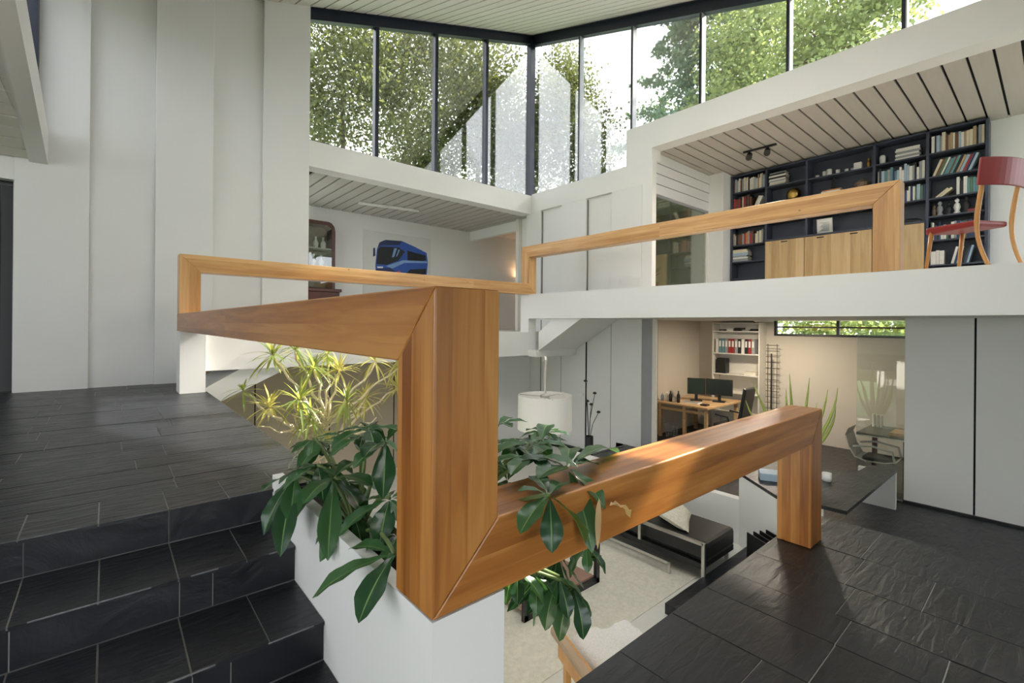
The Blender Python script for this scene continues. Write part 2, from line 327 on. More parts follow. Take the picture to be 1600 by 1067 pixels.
# raking white beam at top left with boarded soffit and navy clerestory behind it
def rake(y): return 3.44+(8.2-y)*.22
struct(B().prismx([(8.2,rake(8.2)),(8.2,rake(8.2)+.42),(4.5,rake(4.5)+.42+.12),(4.5,rake(4.5))],-.74,-.575).build('trim_9',PAINT),'white raking beam in the upper left corner','beam')
sf=struct(B().hexa([(-3,8.2,rake(8.2)+.06),(-.74,8.2,rake(8.2)+.06),(-.74,4.5,rake(4.5)+.06),(-3,4.5,rake(4.5)+.06)],[(-3,8.2,3.7),(-.74,8.2,3.7),(-.74,4.5,4.6),(-3,4.5,4.6)]).build('ceiling_side',GAP),'boarded soffit of the side room at the upper left','ceiling')
y=8.2
while y>4.7:
    a,b_=y-.01,y-.222
    B().hexa([(-3,a,rake(a)+.03),(-3,b_,rake(b_)+.03),(-.745,b_,rake(b_)+.03),(-.745,a,rake(a)+.03)],[(-3,a,rake(a)+.055),(-3,b_,rake(b_)+.055),(-.745,b_,rake(b_)+.055),(-.745,a,rake(a)+.055)]).build('plank',PLANK,sf); y-=.232
w9=thing('window_9','navy framed clerestory at the upper left edge','window',(-.72,6,4),kind='structure')
for yy in (8.14,6.8,5.44,4.08,2.72,1.36): B().box(-.78,-.66,yy-.06,yy+.06,rake(yy)+.3,CZ(-.7,yy)+.1).build('mullion',NAVY,w9)
B().box(-.725,-.715,1.0,8.2,3.6,6.2).build('pane',GLASS,w9)
# rear of the hall, behind the camera; window openings added to light it
struct(B().box(-3.5,-.75,-2.8,4.45,3.30,3.5).build('ceiling_left_rear',PLANK),'flat ceiling over the side of the steps','ceiling')
struct(B().box(-3.4,8.0,-2.8,-2.6,-.3,.35).box(-3.4,8.0,-2.8,-2.6,1.8,4.2).box(2.6,8.0,-2.8,-2.6,.35,1.8).box(-3.4,-1.2,-2.8,-2.6,.35,1.8).build('wall_rear',PAINT),'white rear wall with a window opening added for light behind the camera','wall')
struct(B().box(-3.5,-3.3,-2.8,8.2,-.3,.9).box(-3.5,-3.3,-2.8,8.2,2.6,3.7).box(-3.5,-3.3,3.2,8.2,.9,2.6).box(-3.5,-3.3,-2.8,-2.2,.9,2.6).build('wall_rear_left',PAINT),'white side wall left of the steps with an opening added for light','wall')  # opening added to light the faces turned left
# --- upper room beam + window over it (Y=8.25)
struct(B().box(2.543,7.67,8.25,8.55,4.15,4.59).build('trim_10',PAINT),'white beam below the left clerestory window','beam')
struct(B().box(7.67,7.97,5.54,8.55,4.19,4.62).build('trim_11',PAINT),'white beam below the corner of the right clerestory','beam')
struct(B().box(7.67,7.97,-3,5.54,4.83,5.32).build('trim_12',PAINT),'long white beam above the gallery','beam')
struct(B().box(7.67,7.97,5.17,5.54,4.19,4.83).box(7.67,7.97,4.97,5.17,4.62,4.83).box(7.67,7.80,4.95,5.17,2.1,4.62).build('trim_13',PAINT),'white pier between gallery panels and glass partition','pier')
# window frames
def win_left():
    w=thing('window_1','navy framed clerestory window above the left beam','window',(5,8.3,4.59),kind='structure')
    X=[2.40,3.762,5.035,6.325,7.67]
    for i,x in enumerate(X[1:-1]):
        B().box(x-.035,x+.035,8.27,8.39,4.59,CZ(x,8.25)+.05).build('mullion',NAVY,w)
    B().box(7.62,7.76,8.25,8.40,4.59,8.55).build('corner_post',NAVY,w)
    z0,z1=CZ(2.4,8.25),CZ(7.72,8.25)
    B().hexa([(2.4,8.21,z0-.02),(7.72,8.21,z1-.02),(7.72,8.40,z1-.02),(2.4,8.40,z0-.02)],[(2.4,8.21,z0+.1),(7.72,8.21,z1+.1),(7.72,8.40,z1+.1),(2.4,8.40,z0+.1)]).build('head',NAVY,w)
    B().hexa([(2.4,8.26,z0-.20),(7.72,8.26,z1-.20),(7.72,8.38,z1-.20),(2.4,8.38,z0-.20)],[(2.4,8.26,z0),(7.72,8.26,z1),(7.72,8.38,z1),(2.4,8.38,z0)]).build('top_rail',NAVY,w)
    B().box(2.4,7.7,8.28,8.38,4.585,4.605).build('sill_rail',NAVY,w)
    for a,b_ in zip(X[:-1],X[1:]):
        B().hexa([(a,8.325,4.59),(b_,8.325,4.59),(b_,8.335,4.59),(a,8.335,4.59)],[(a,8.325,CZ(a,8.25)),(b_,8.325,CZ(b_,8.25)),(b_,8.335,CZ(b_,8.25)),(a,8.335,CZ(a,8.25))]).build('pane',GLASS,w)
win_left()
def win_right():
    w=thing('window_2','navy framed clerestory window rising above the gallery beam','window',(7.8,3,4.62),kind='structure')
    Y=[8.25,6.814,5.462,4.061,2.689,1.332,0,-1.36,-2.9]
    sill=lambda y: 4.62 if y>5.54 else 5.32
    lit_side=mat('mullion_lit_paint',(.45,.46,.48),.35,.05)  # pale side strips paint the light falling on the navy mullions
    for y in Y[1:-1]:
        B().box(7.70,7.82,y-.03,y+.012,sill(y+.0001) if y!=5.462 else 5.3,CZ(7.67,y)+.05).build('mullion',NAVY,w)
        B().box(7.695,7.815,y-.044,y-.03,sill(y) if y!=5.462 else 5.3,CZ(7.67,y)+.02).build('mullion_lit_side',lit_side,w)
    z0,z1=CZ(7.67,8.4),CZ(7.67,-2.9)
    B().hexa([(7.63,-2.9,z1-.02),(7.82,-2.9,z1-.02),(7.82,8.4,z0-.02),(7.63,8.4,z0-.02)],[(7.63,-2.9,z1+.1),(7.82,-2.9,z1+.1),(7.82,8.4,z0+.1),(7.63,8.4,z0+.1)]).build('head',NAVY,w)
    B().hexa([(7.69,-2.9,z1-.22),(7.82,-2.9,z1-.22),(7.82,8.4,z0-.22),(7.69,8.4,z0-.22)],[(7.69,-2.9,z1),(7.82,-2.9,z1),(7.82,8.4,z0),(7.69,8.4,z0)]).build('top_rail',NAVY,w)
    for a,b_ in zip(Y[:-1],Y[1:]):
        sa=sill((a+b_)/2) if a!=6.814 else 4.62
        B().hexa([(7.75,b_,sa),(7.76,b_,sa),(7.76,a,sa),(7.75,a,sa)],[(7.75,b_,CZ(7.7,b_)),(7.76,b_,CZ(7.7,b_)),(7.76,a,CZ(7.7,a)),(7.75,a,CZ(7.7,a))]).build('pane',GLASS,w)
win_right()
# --- main ceiling : sloping boards along Y
YC0=-2.6
SX0,SX1,SY0,SY1=1.5,5.5,.9,3.5          # rooflight added out of view to fill the hall with soft light
def rslab(bb_,x0,x1,y0,y1,d0,d1):
    q=[(x0,y0),(x1,y0),(x1,y1),(x0,y1)]; return bb_.hexa([(x,y,CZ(x,y)+d0) for x,y in q],[(x,y,CZ(x,y)+d1) for x,y in q])
b=B()
for x0,x1,y0,y1 in ((-.7,SX0,YC0,8.6),(SX1,7.95,YC0,8.6),(SX0,SX1,YC0,SY0),(SX0,SX1,SY1,8.6)): rslab(b,x0,x1,y0,y1,.05,.3)
ce=struct(b.build('ceiling',GAP),'sloping boarded ceiling under the roof','ceiling')
x=7.80
while x>-.6:
    a,c_=x-.216,x-.002
    for y0,y1 in (((YC0,SY0),(SY1,8.35)) if SX0<x<SX1+.2 else ((YC0,8.35),)): rslab(B(),a,c_,y0,y1,0,.05).build('plank',PLANK,ce)
    x-=.240
rl=thing('fill_rooflight','milky rooflight added out of view as soft fill light','window',(3.5,2.2,5),kind='structure')
mk=bpy.data.materials.new('milky_glass'); mk.use_nodes=True; nt=mk.node_tree; nt.nodes.remove(nt.nodes['Principled BSDF']); tr=N(nt,'ShaderNodeBsdfTranslucent'); tr.inputs[0].default_value=(.86,.86,.85,1); nt.links.new(tr.outputs[0],nt.nodes['Material Output'].inputs[0])
rslab(B(),SX0,SX1,SY0,SY1,.2,.21).build('pane',mk,rl)
for xx in (SX0,SX0+1.33,SX0+2.67,SX1): rslab(B(),xx-.03,xx+.03,SY0,SY1,.0,.2).build('glazing_bar',NAVY,rl)
# --- gallery room : ceiling, back wall, glass partition
gc=struct(B().box(7.97,11.2,-3,5.2,4.87,5.1).build('ceiling_gallery',GAP),'boarded gallery ceiling with dark gaps','ceiling')
y=4.475+.232*3
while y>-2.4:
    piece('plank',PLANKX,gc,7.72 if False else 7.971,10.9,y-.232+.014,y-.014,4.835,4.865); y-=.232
struct(B().box(10.72,10.95,-3,5.2,2.1,4.9).build('wall_gallery_back',PAINT),'pale wall behind the bookcase','wall')
wg=struct(B().box(10.05,10.72,4.74,5.07,2.1,4.84).build('wall_gallery_end',PAINT),'white wall return at the left end of the bookcase','wall')
ws=struct(B().box(7.80,10.1,5.08,5.15,4.05,4.87).build('wall_gallery_side',GAP),'white boarded band above the gallery glass partition','wall')
for k in range(4):
    B().box(7.80,10.08,5.05,5.085,4.83-.2*(k+1)+.012,4.83-.2*k-.004).build('board',PAINT2,ws)
gp=thing('glass_partition','tall glass partition beside the gallery bookcase','glass',(8.9,5.1,2.1))
B().box(7.80,10.05,5.095,5.107,2.1,4.05).build('pane',PGLASS,gp); B().box(7.80,10.05,5.08,5.12,4.0,4.05).build('top_rail',GREY,gp); B().box(9.98,10.05,5.07,5.13,2.1,4.0).build('stile',WHITEM,gp)
struct(B().box(7.98,11.2,5.16,8.09,4.4,4.5).build('ceiling_stair',PLANK),'plain ceiling over the stair behind the gallery glass','ceiling')
struct(B().box(11.0,11.2,5.2,7.3,2.1,4.4).build('wall_stair_end',BEIGE),'beige end wall behind the gallery glass','wall')
struct(B().box(7.92,11,7.2,7.3,2.1,4.4).build('wall_stair_back',BEIGE),'beige wall seen through the gallery glass','wall')
# gallery panelled wall X=7.67, both storeys
for nm,z0,z1,lab in (('wall_gallery_panels',2.1,4.19,'white panelled wall at the end of the gallery'),('wall_lower_panels',-1.22,1.64,'white panelled wall below the gallery stair')):
    w=struct(B().box(7.74,7.9,5.17,8.5,z0,z1).build(nm,PAINT2),lab,'wall')
    Y=[8.42,7.922,7.266,6.542,5.89,5.171]
    for i,(a,b_) in enumerate(zip(Y[:-1],Y[1:])):
        if nm=='wall_gallery_panels': x0=7.67 if i%2==0 else 7.738
        else: x0=7.70 if i%2==0 else 7.715
        B().box(x0,7.75,b_+.004,a-.004,z0,z1 if i%2==0 else z1-.0).build('panel',PAINT2,w,bevel=.003)
    for yy in Y[1:-1]: piece('shadow_joint',mat('grey_joint',(.20,.20,.20),.8),w,7.70,7.739,yy-.006,yy+.006,z0,z1-.02)
    if nm=='wall_lower_panels': piece('shadow_gap',GAP,w,7.692,7.742,6.53,6.55,z0,z1)
# baseboards of the lower room
struct(B().box(7.64,7.70,5.6,8.25,-1.22,-1.12).build('baseboard_right',BLACKM),'black skirting of the panelled lower wall','baseboard')
struct(B().box(6.40,7.67,5.44,5.52,-1.22,-.815).build('trim_14',SLATE),'black slate edge of the office floor','kerb')
# lower far wall Y=8.25
struct(B().box(.96,4.6,8.17,8.25,-1.22,.88).build('wall_lower_left',mat('shaded_white_paint',(.40,.33,.25),.6,.04,2)),'white wall under the short flight of stairs, its shade painted in taupe','wall')  # taupe stands for shade and warm bounce on a white wall
lw=struct(B().box(.9,7.67,8.25,8.4,-1.22,.89).build('wall_lower_far',PAINT2),'white far wall of the sunken living room','wall')
for a in (1.75,2.9,4.1,5.3,6.5): piece('shadow_gap',GAP,lw,a-.008,a+.008,8.162,8.252,-1.22,.88)
struct(B().box(-1.5,.93,2.95,3.1,-1.22,.41).build('wall_under_landing',PAINT2),'white wall below the landing','wall')
# --- upper room with bus picture
uc=struct(B().box(2.2,7.87,8.55,11.3,4.19,4.4).build('ceiling_upper_room',GAP),'boarded ceiling of the room with the bus picture','ceiling')
x=2.738
while x<7.8:
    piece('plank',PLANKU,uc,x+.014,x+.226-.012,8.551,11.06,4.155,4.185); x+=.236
struct(B().box(1.5,8.0,11.05,11.2,1.36,4.3).build('wall_upper_back',PAINT),'white back wall carrying the bus picture','wall')
struct(B().box(7.87,7.99,8.55,8.80,1.36,4.2).box(7.87,7.99,8.80,11.05,3.90,4.2).build('wall_upper_side',PAINT),'white header over the side opening of the upper room','wall')
struct(B().box(7.75,7.87,8.80,8.90,1.36,4.15).build('trim_15',WHITEM),'slim white door jamb at the upper room corner','jamb')
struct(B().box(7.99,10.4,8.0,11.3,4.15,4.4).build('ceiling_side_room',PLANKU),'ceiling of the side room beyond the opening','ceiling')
struct(B().box(7.99,10.3,8.1,8.24,1.36,4.15).build('wall_side_room_near',PAINT),'near wall of the side room','wall')
struct(B().box(10.2,10.3,8.2,11.2,1.36,4.15).build('wall_side_room',PAINT),'pale wall of the side room beyond the opening','wall')
struct(B().box(8.0,10.3,11.05,11.2,1.36,4.3).build('wall_side_room_back',PAINT),'pale back wall of the side room','wall')
# --- office shell
struct(B().box(8.12,8.35,-3,1.345,-.82,1.64).build('wall_right_base',GAP),'backing of the white wall panels under the gallery','wall')
wr=thing('wall_right','flush white wall panels under the right end of the gallery','wall',(8.1,0,-.82),kind='structure')
for a,b_ in ((1.345,.682),(.662,-.01),(-.03,-.69),(-.71,-1.4)):
    B().box(8.09,8.125,b_,a,-.80,1.64).build('panel',PAINT2,wr,bevel=.003)
struct(B().box(8.06,8.12,-2.6,1.35,-.82,-.79).build('baseboard_office',BLACKM),'thin black skirting of the white panels','baseboard')
ob=struct(B().box(10.757,10.95,-.5,3.951,-.82,1.32).box(10.757,10.95,-.5,1.60,1.32,1.75).box(10.757,10.95,3.951,6,-.82,1.75).box(10.757,10.95,1.6,3.951,1.70,1.75).build('wall_office_back',BEIGE),'beige office wall with a narrow strip window','wall')
struct(B().box(7.75,10.95,5.62,5.75,-.82,1.75).build('wall_office_side',BEIGE),'beige office side wall behind the desk','wall')
struct(B().box(7.70,7.86,4.92,5.17,-.82,1.64).build('trim_16',GREY),'grey edge post of the office opening','post')
struct(B().box(7.68,7.74,4.86,4.93,-.82,1.64).build('trim_17',WHITEM),'slim white strip beside the office opening','post')
struct(B().box(8.25,10.9,1.2,1.345,-.82,1.64).build('wall_office_end',mat('olive_grey_wall',(.42,.41,.35),.6)),'grey green office end wall','wall')
ow=thing('window_3','narrow black framed strip window high in the office wall','window',(10.8,2.8,1.32),kind='structure')
for a,b_,c_,d_ in ((1.6,3.95,1.32,1.365),(1.6,3.95,1.655,1.70),(1.6,3.95,1.49,1.52)): B().box(10.74,10.80,a,b_,c_,d_).build('frame_rail',BLACKM,ow)
for yy in (3.925,2.80,1.62): B().box(10.735,10.81,yy-.025,yy+.025,1.32,1.70).build('frame_post',BLACKM,ow)
for a,b_ in ((2.82,3.9),(1.65,2.78)): B().box(10.77,10.776,a,b_,1.36,1.66).build('pane',GLASS,ow)
# --- slate bench / parapet block between living room and office
bp=thing('trim_18','white parapet block with a slate seat behind the timber post','parapet',(6.2,1.9,-1.22),kind='structure')
poly=[(5.557,1.361),(7.72,1.35),(7.69,1.63),(7.262,1.653),(6.9,1.95),(6.9,2.6),(6.0,2.6),(5.48,1.98),(5.54,1.56)]
B().prism(poly,-.35,-.313).build('slate_seat',SLATE,bp)
B().prism([(6.0,2.6),(5.48,1.98),(5.56,1.56),(5.72,1.62),(5.70,1.95),(6.12,2.52),(6.12,2.6)],-1.22,-.351).build('white_wall',PAINT,bp)
B().box(7.64,7.70,1.352,1.75,-.82,-.351).build('white_support',PAINT,bp)
struct(B().box(6.0,6.12,2.6,5.5,-1.22,-.66).build('wall_pit',PAINT),'low white wall between living room and office','wall')
struct(B().box(4.02,6.2,1.32,2.42,-1.22,-1.12).build('trim_19',SLATE),'dark slate plinth along the living room edge','plinth')
# --- planter (white) beside the stairs
pl=thing('planter_box','white plastered planter box carrying the front timber post','planter',(.79,1.9,0),kind=None)
B().box(.664,.915,1.089,1.33,-1.22,.700).build('front_pier',PAINT,pl)
B().box(.664,.715,1.33,2.70,-.3,.700).build('side_wall',PAINT,pl)
B().box(.87,.915,1.33,2.70,-1.22,.66).build('inner_wall',PAINT,pl)
B().box(.715,.87,1.33,2.70,.4,.60).build('soil',SOIL,pl)
# outside ground
struct(B().box(-60,80,-60,80,-2.2,-1.9).build('ground_outside',GRASS),'lawn outside the house','ground')

# ================================================================== TIMBER RAILINGS
px0,px1,py0,py1,bt,bb=3.617,3.837,1.089,1.303,.927,.704
fx0,fx1,ft,fb=.664,.888,1.604,1.389
gy0,gy1,ht,hb=7.044,7.272,2.343,2.127
kx0,kx1,it,ib=6.492,6.702,3.113,2.885
ly0,ly1=1.13,1.37
BV=.006
r=thing('timber_railing','massive honey coloured timber railing around the planter in the foreground','railing',(2.2,1.2,0))
B().prismy([(px0,0.001),(px1,0.001),(px1,bt),(px0,bb)],py0,py1).build('post',WOODZ,r,bevel=BV)
B().prismy([(fx0,bb),(px0,bb),(px1,bt),(fx1,bt)],py0,py1).build('beam',WOODX,r,bevel=BV)
B().hexa([(fx0,py0,bb),(fx1,py0,bt),(fx1,py1,bt),(fx0,py1,bb)],[(fx0,py0,ft),(fx1,py0,ft),(fx1,py1,fb),(fx0,py1,fb)]).build('post',WOODZ,r,bevel=BV)
B().prismx([(py0,ft),(py1,fb),(gy1,fb),(gy1,ft)],fx0,fx1).build('beam',WOODY,r,bevel=BV)
r=thing('timber_railing','pale pine box railing running along the far edges of the upper floors','railing',(3.6,7.1,1.6))
B().prismy([(fx0,ft+.001),(fx1,ft+.001),(fx1,hb),(fx0,ht)],gy0,gy1).build('post',PINEZ,r,bevel=BV)
B().prismy([(fx0,ht),(fx1,hb),(kx1,hb),(kx0,ht)],gy0,gy1).build('beam',PINEX,r,bevel=BV)
B().hexa([(kx0,gy0,ht),(kx1,gy0,hb),(kx1,gy1,hb),(kx0,gy1,ht)],[(kx0,gy0,ib),(kx1,gy0,ib),(kx1,gy1,it),(kx0,gy1,it)]).build('post',PINEZ,r,bevel=BV)
B().prismx([(gy1,it),(gy0,ib),(ly1,ib),(ly0,it)],kx0,kx1).build('beam',PINEY,r,bevel=BV)
B().prismx([(ly0,2.127),(ly1,2.127),(ly1,ib),(ly0,it)],kx0,kx1).build('post',PINEZ,r,bevel=BV)

# ================================================================== GALLERY BOOKCASE
bc=thing('bookcase','dark blue wall of shelves with oak cupboard doors on the gallery','bookcase',(10.5,2.7,2.1))
VY=[4.71,4.0,3.25,2.18,1.455,.751]; XF,XB=10.38,10.70
B().box(XB-.02,XB+.01,.751,4.71,2.1,4.80).build('back_panel',BLUEG,bc)
for y in VY: B().box(XF,XB,y-.018,y+.018,2.1,4.80).build('upright',BLUEG,bc)
B().box(XF,XB,.751,4.71,4.775,4.80).build('top_board',BLUEG,bc)
SH={0:[4.43,4.08,3.70,3.28,2.92,2.55,2.16],1:[4.42,4.03,3.68],2:[4.41,4.03,3.68],3:[4.42,4.03,3.68],4:[4.42,4.03,3.67,3.37,2.97,2.56,2.16]}
for b_,zs in SH.items():
    for z in zs: piece('shelf_board',BLUEG,bc,XF+.005,XB-.02,VY[b_+1]+.018,VY[b_]-.018,z-.022,z)
cab=thing('oak_cupboard','oak fronted cupboard built into the middle of the bookcase','cupboard',(10.4,2.7,2.1))
B().box(10.33,10.68,1.475,3.98,2.12,3.27).build('carcass',BLUEG,cab)
B().box(10.30,10.68,1.475,3.98,3.27,3.30).build('top_board',BLUEG,cab)
for a,b_ in ((3.975,3.262),(3.252,2.186),(2.176,1.48)):
    d=B().box(10.30,10.328,b_,a,2.12,3.262).build('door',OAK,cab,bevel=.003)
    n=2 if a-b_>1 else 1
    for k in range(n):
        yc=b_+(a-b_)*(k+.5)/n; piece('finger_slot',GAP,d,10.297,10.302,yc-.06,yc+.06,3.215,3.235)
BOOKC=[('white',(.72,.70,.64)),('cream',(.66,.58,.42)),('grey',(.30,.31,.32)),('pale blue',(.36,.46,.56)),('navy',(.03,.05,.12)),('red',(.32,.03,.03)),('brown',(.16,.07,.035)),('orange',(.5,.2,.06)),('green',(.08,.16,.09)),('black',(.02,.02,.022)),('teal',(.12,.26,.28)),('tan',(.42,.30,.17))]
BMS=[mat('book_cover_'+n.replace(' ','_'),c,.55,.12,30) for n,c in BOOKC]; PAGES=mat('book_pages',(.70,.65,.55),.9,.1,120,stretch=(1,30,1))
BME={}
def bookmesh(m):
    if m.name not in BME:
        b=B()   # local: spine toward -X, thickness along Y, unit size
        b.box(-.5,-.46,-.5,.5,0,1).box(-.46,.5,-.5,-.42,0,1).box(-.46,.5,.42,.5,0,1); b.k=1; b.box(-.46,.47,-.42,.42,.012,.985)
        me=bpy.data.meshes.new('book'); me.from_pydata(b.v,[],b.f); me.materials.append(m); me.materials.append(PAGES); me.polygons.foreach_set('material_index',b.m); BME[m.name]=me
    return BME[m.name]
ORD=['first','second','third','fourth','fifth','sixth','seventh','eighth','ninth','tenth','eleventh','twelfth','thirteenth','fourteenth','fifteenth','sixteenth','seventeenth','eighteenth','nineteenth','twentieth','twenty-first','twenty-second','twenty-third','twenty-fourth','twenty-fifth','twenty-sixth','twenty-seventh','twenty-eighth','twenty-ninth','thirtieth']
def book(loc,d,t,h,tilt,ci,label,group,flat=False):
    o=bpy.data.objects.new('book',bookmesh(BMS[ci])); COL.objects.link(o); o.scale=(d,t,h); o.location=loc
    o.rotation_euler=(math.radians(-90),0,0) if flat else (tilt,0,0)
    return tag(o,label,'book',group)
def row(ya,yb,z,hmin,hmax,where,tmin=.018,tmax=.045,x=XF+.03,pal=None,d=.19):
    y=ya-.02; pal=list(pal or range(12)); k=0
    while y>yb+.03:
        t=random.uniform(tmin,tmax); h=random.uniform(hmin,hmax); ci=random.choice(pal)
        book((x+d/2,y-t/2,z),d,t*.96,h,0,ci,'%s book from the left, %s, %s'%(ORD[k],BOOKC[ci][0],where),where); k+=1; y-=t+.0012
def leaning(ya,yb,z,h,where,ang=.42,pal=None,x=XF+.03,d=.19):
    y=yb+.04; pal=list(pal or range(12)); k=0
    while y<ya-.05-math.sin(ang)*h:
        t=random.uniform(.02,.035); ci=random.choice(pal); hh=h*random.uniform(.9,1.0)
        book((x+d/2,y+t/2+math.sin(ang)*hh,z+.004),d,t,hh,ang,ci,'%s slanting book from the right, %s, %s'%(ORD[k],BOOKC[ci][0],where),where); k+=1; y+=t/math.cos(ang)+.003
def stack(yc,z,n,where,x=XF+.04,l=.26,pal=None):
    pal=list(pal or range(12)); zz=z
    for k in range(n):
        t=random.uniform(.018,.04); ci=random.choice(pal); L=l*random.uniform(.85,1)
        book((x+.1+random.uniform(-.01,.01),yc-L/2+random.uniform(-.01,.01),zz+t/2),.2,t*.97,L,0,ci,'%s from the bottom, %s, %s'%(ORD[k],BOOKC[ci][0],where),where,flat=True); zz+=t
random.seed(11)
PALE=[0,1,2,3,0,1,11,6,9]; COOL=[0,3,2,4,10,8,0,9]; MIX=[0,5,1,6,7,11,9,2]
row(4.70,4.02,4.43,.22,.31,'top shelf of leftmost bay',pal=PALE)
row(4.70,4.30,4.08,.2,.27,'second shelf of leftmost bay',pal=[5,6,7,5,9,1])
leaning(4.29,4.03,4.08,.22,'end of second shelf, leftmost bay',pal=[1,0,2])
row(4.70,4.04,3.28,.2,.29,'shelf above magazine pile, leftmost bay',pal=MIX)
stack(4.62,2.92,9,'magazine in pale pile, leftmost bay',pal=[0,0,2,3,1],l=.52)
stack(4.36+.22,2.92,8,'x',pal=[0,0,2,3],l=.28) if False else None
stack(4.40,2.16,3,'magazine lying on bottom shelf, leftmost bay',pal=[0,3],l=.3)
stack(3.80,4.42,9,'book in pile on top shelf, second bay',pal=[0,1,2,0,9],l=.34)
stack(3.78,4.03,2,'flat book on second shelf, second bay',pal=[1,11],l=.3)
stack(2.85,4.03,4,'flat book under figurine, wide bay',pal=[0,9,7],l=.34)
stack(1.72,4.42,6,'flat book on top shelf, fourth bay',pal=[0,9,2,0],l=.36)
row(2.15,1.48,4.03,.2,.31,'second shelf of fourth bay',pal=COOL)
row(2.15,1.48,3.68,.18,.27,'third shelf of fourth bay',pal=COOL)
row(1.43,.78,4.42,.24,.32,'top shelf of rightmost bay',pal=PALE)
leaning(1.43,.80,4.03,.29,'second shelf of rightmost bay',pal=MIX+COOL,ang=.36)
row(1.12,.80,3.67,.2,.29,'third shelf of rightmost bay',pal=COOL)
leaning(1.43,1.10,3.67,.2,'third shelf of rightmost bay, fallen',pal=[9,1,2],ang=.85)
row(1.43,.85,2.97,.22,.30,'shelf behind red chair seat',pal=COOL)
row(1.43,1.22,2.56,.22,.28,'thick volumes behind red chair legs',pal=[0,1,0],tmin=.04,tmax=.07)
leaning(1.21,.85,2.56,.28,'shelf behind red chair legs',pal=COOL,ang=.22)
row(1.43,.80,2.16,.2,.28,'bottom shelf behind red chair legs',pal=COOL)
# ornaments on the shelves
def cup(x,y,z,r,h,m,label,cat='cup'):
    o=B().lathe((x,y,z),[(r*.75,0),(r*.95,h*.15),(r,h),(r*.88,h),(r*.8,h*.2)],14).build('cup',m,smooth=True); tag(o,label,cat,'white cups in a row on the bookcase'); return o
WH=mat('white_china',(.8,.79,.76),.3,.02)
for k,(y,h,r_) in enumerate(((3.10,.06,.035),(2.98,.11,.035),(2.90,.13,.045),(2.76,.09,.035),(2.62,.07,.03),(2.52,.06,.035))): cup(10.5,y,4.41,r_,h,WH,'%s small white cup from the left on the upper shelf, wide bay'%ORD[k])
o=B().box(10.45,10.55,2.38,2.50,4.41,4.55).build('white_box',WH,bevel=.006); tag(o,'white cube ornament on the upper shelf of the wide bay','ornament')
o=B().lathe((10.5,2.08,4.42),[(.03,0),(.045,.03),(.045,.14),(.03,.17)],14).build('jar',WH,smooth=True); tag(o,'white jar at the left of the upper shelf of the fourth bay','jar')
BRASS=mat('brass',(.55,.36,.10),.3,.1,metal=1)
o=thing('globe','brass coloured globe on a stand in the second bookcase bay','globe',(10.52,3.52,4.03))
B().lathe((10.52,3.52,4.03),[(.08,0),(.08,.015),(.02,.03),(.02,.07)],16).build('stand',MAHOG,o); B().lathe((10.52,3.52,4.19),[(.13*math.sin(a*math.pi/10)+.001,-.13*math.cos(a*math.pi/10)) for a in range(11)],18).build('ball',BRASS,o,smooth=True)
o=B().lathe((10.5,2.38,4.03),[(.04,0),(.09,.04),(.12,.09),(.12,.13),(.05,.18),(.02,.2)],14).build('clay_pot',mat('clay',(.18,.12,.08),.7,.2)); tag(o,'brown clay pot on the second shelf of the wide bay','pot')
def figure(name,x,y,z,s,m,label):
    o=B().lathe((x,y,z),[(.05*s,0),(.055*s,.02*s),(.03*s,.06*s),(.05*s,.12*s),(.035*s,.18*s),(.012*s,.2*s),(.03*s,.22*s),(.03*s,.25*s),(.005*s,.28*s)],12).build(name,m,smooth=True); return tag(o,label,'ornament')
figure('figurine',10.5,2.83,4.16,.8,BLACK,'small dark figurine on the flat books in the wide bay')
figure('figurine',10.5,2.28,4.41,.7,BRASS,'tan figurine at the right end of the upper shelf, wide bay')
for k,(y,s,m) in enumerate(((1.38,.7,MATS['clay']),(1.31,.9,GREY),(1.20,.8,BLACK),(1.10,.95,WH),(.99,1.0,BLACK),(.84,.8,GREY))): figure('figurine',10.5,y,3.37,s,m,['brown','light grey','short black','white','tall black','slim grey'][k]+' figurine on the ornament shelf of the rightmost bay')
o=B().box(10.42,10.55,.88,.97,3.37,3.42).build('red_box',RED,bevel=.004); tag(o,'low red box on the ornament shelf of the rightmost bay','box')
o=thing('framed_certificate','white framed document standing on the oak cupboard','picture frame',(10.45,2.95,3.30))
B().obox((10.47,2.96,3.45),(.004,0,.001),(0,.13,0),(-.02,0,.15)).build('frame',WHITEM,o); B().obox((10.463,2.96,3.45),(.002,0,0),(0,.11,0),(-.018,0,.13)).build('sheet',WH,o)
for k in range(7): piece('text_line',GREY,o,10.448+.0,10.4575,2.88,3.03-.02*(k%3),3.37+.025*k,3.378+.025*k)
o=B().lathe((10.42,1.95,3.30),[(.09,0),(.11,.03),(.11,.05),(.07,.07)],16).build('red_bowl',RED,smooth=True); tag(o,'red bowl on top of the oak cupboard','bowl')
o=B().lathe((10.42,1.66,3.30),[(.13,0),(.15,.02),(.10,.06),(.03,.08)],16).build('black_hat',BLACK,smooth=True); tag(o,'black cap shaped object on top of the oak cupboard','ornament')
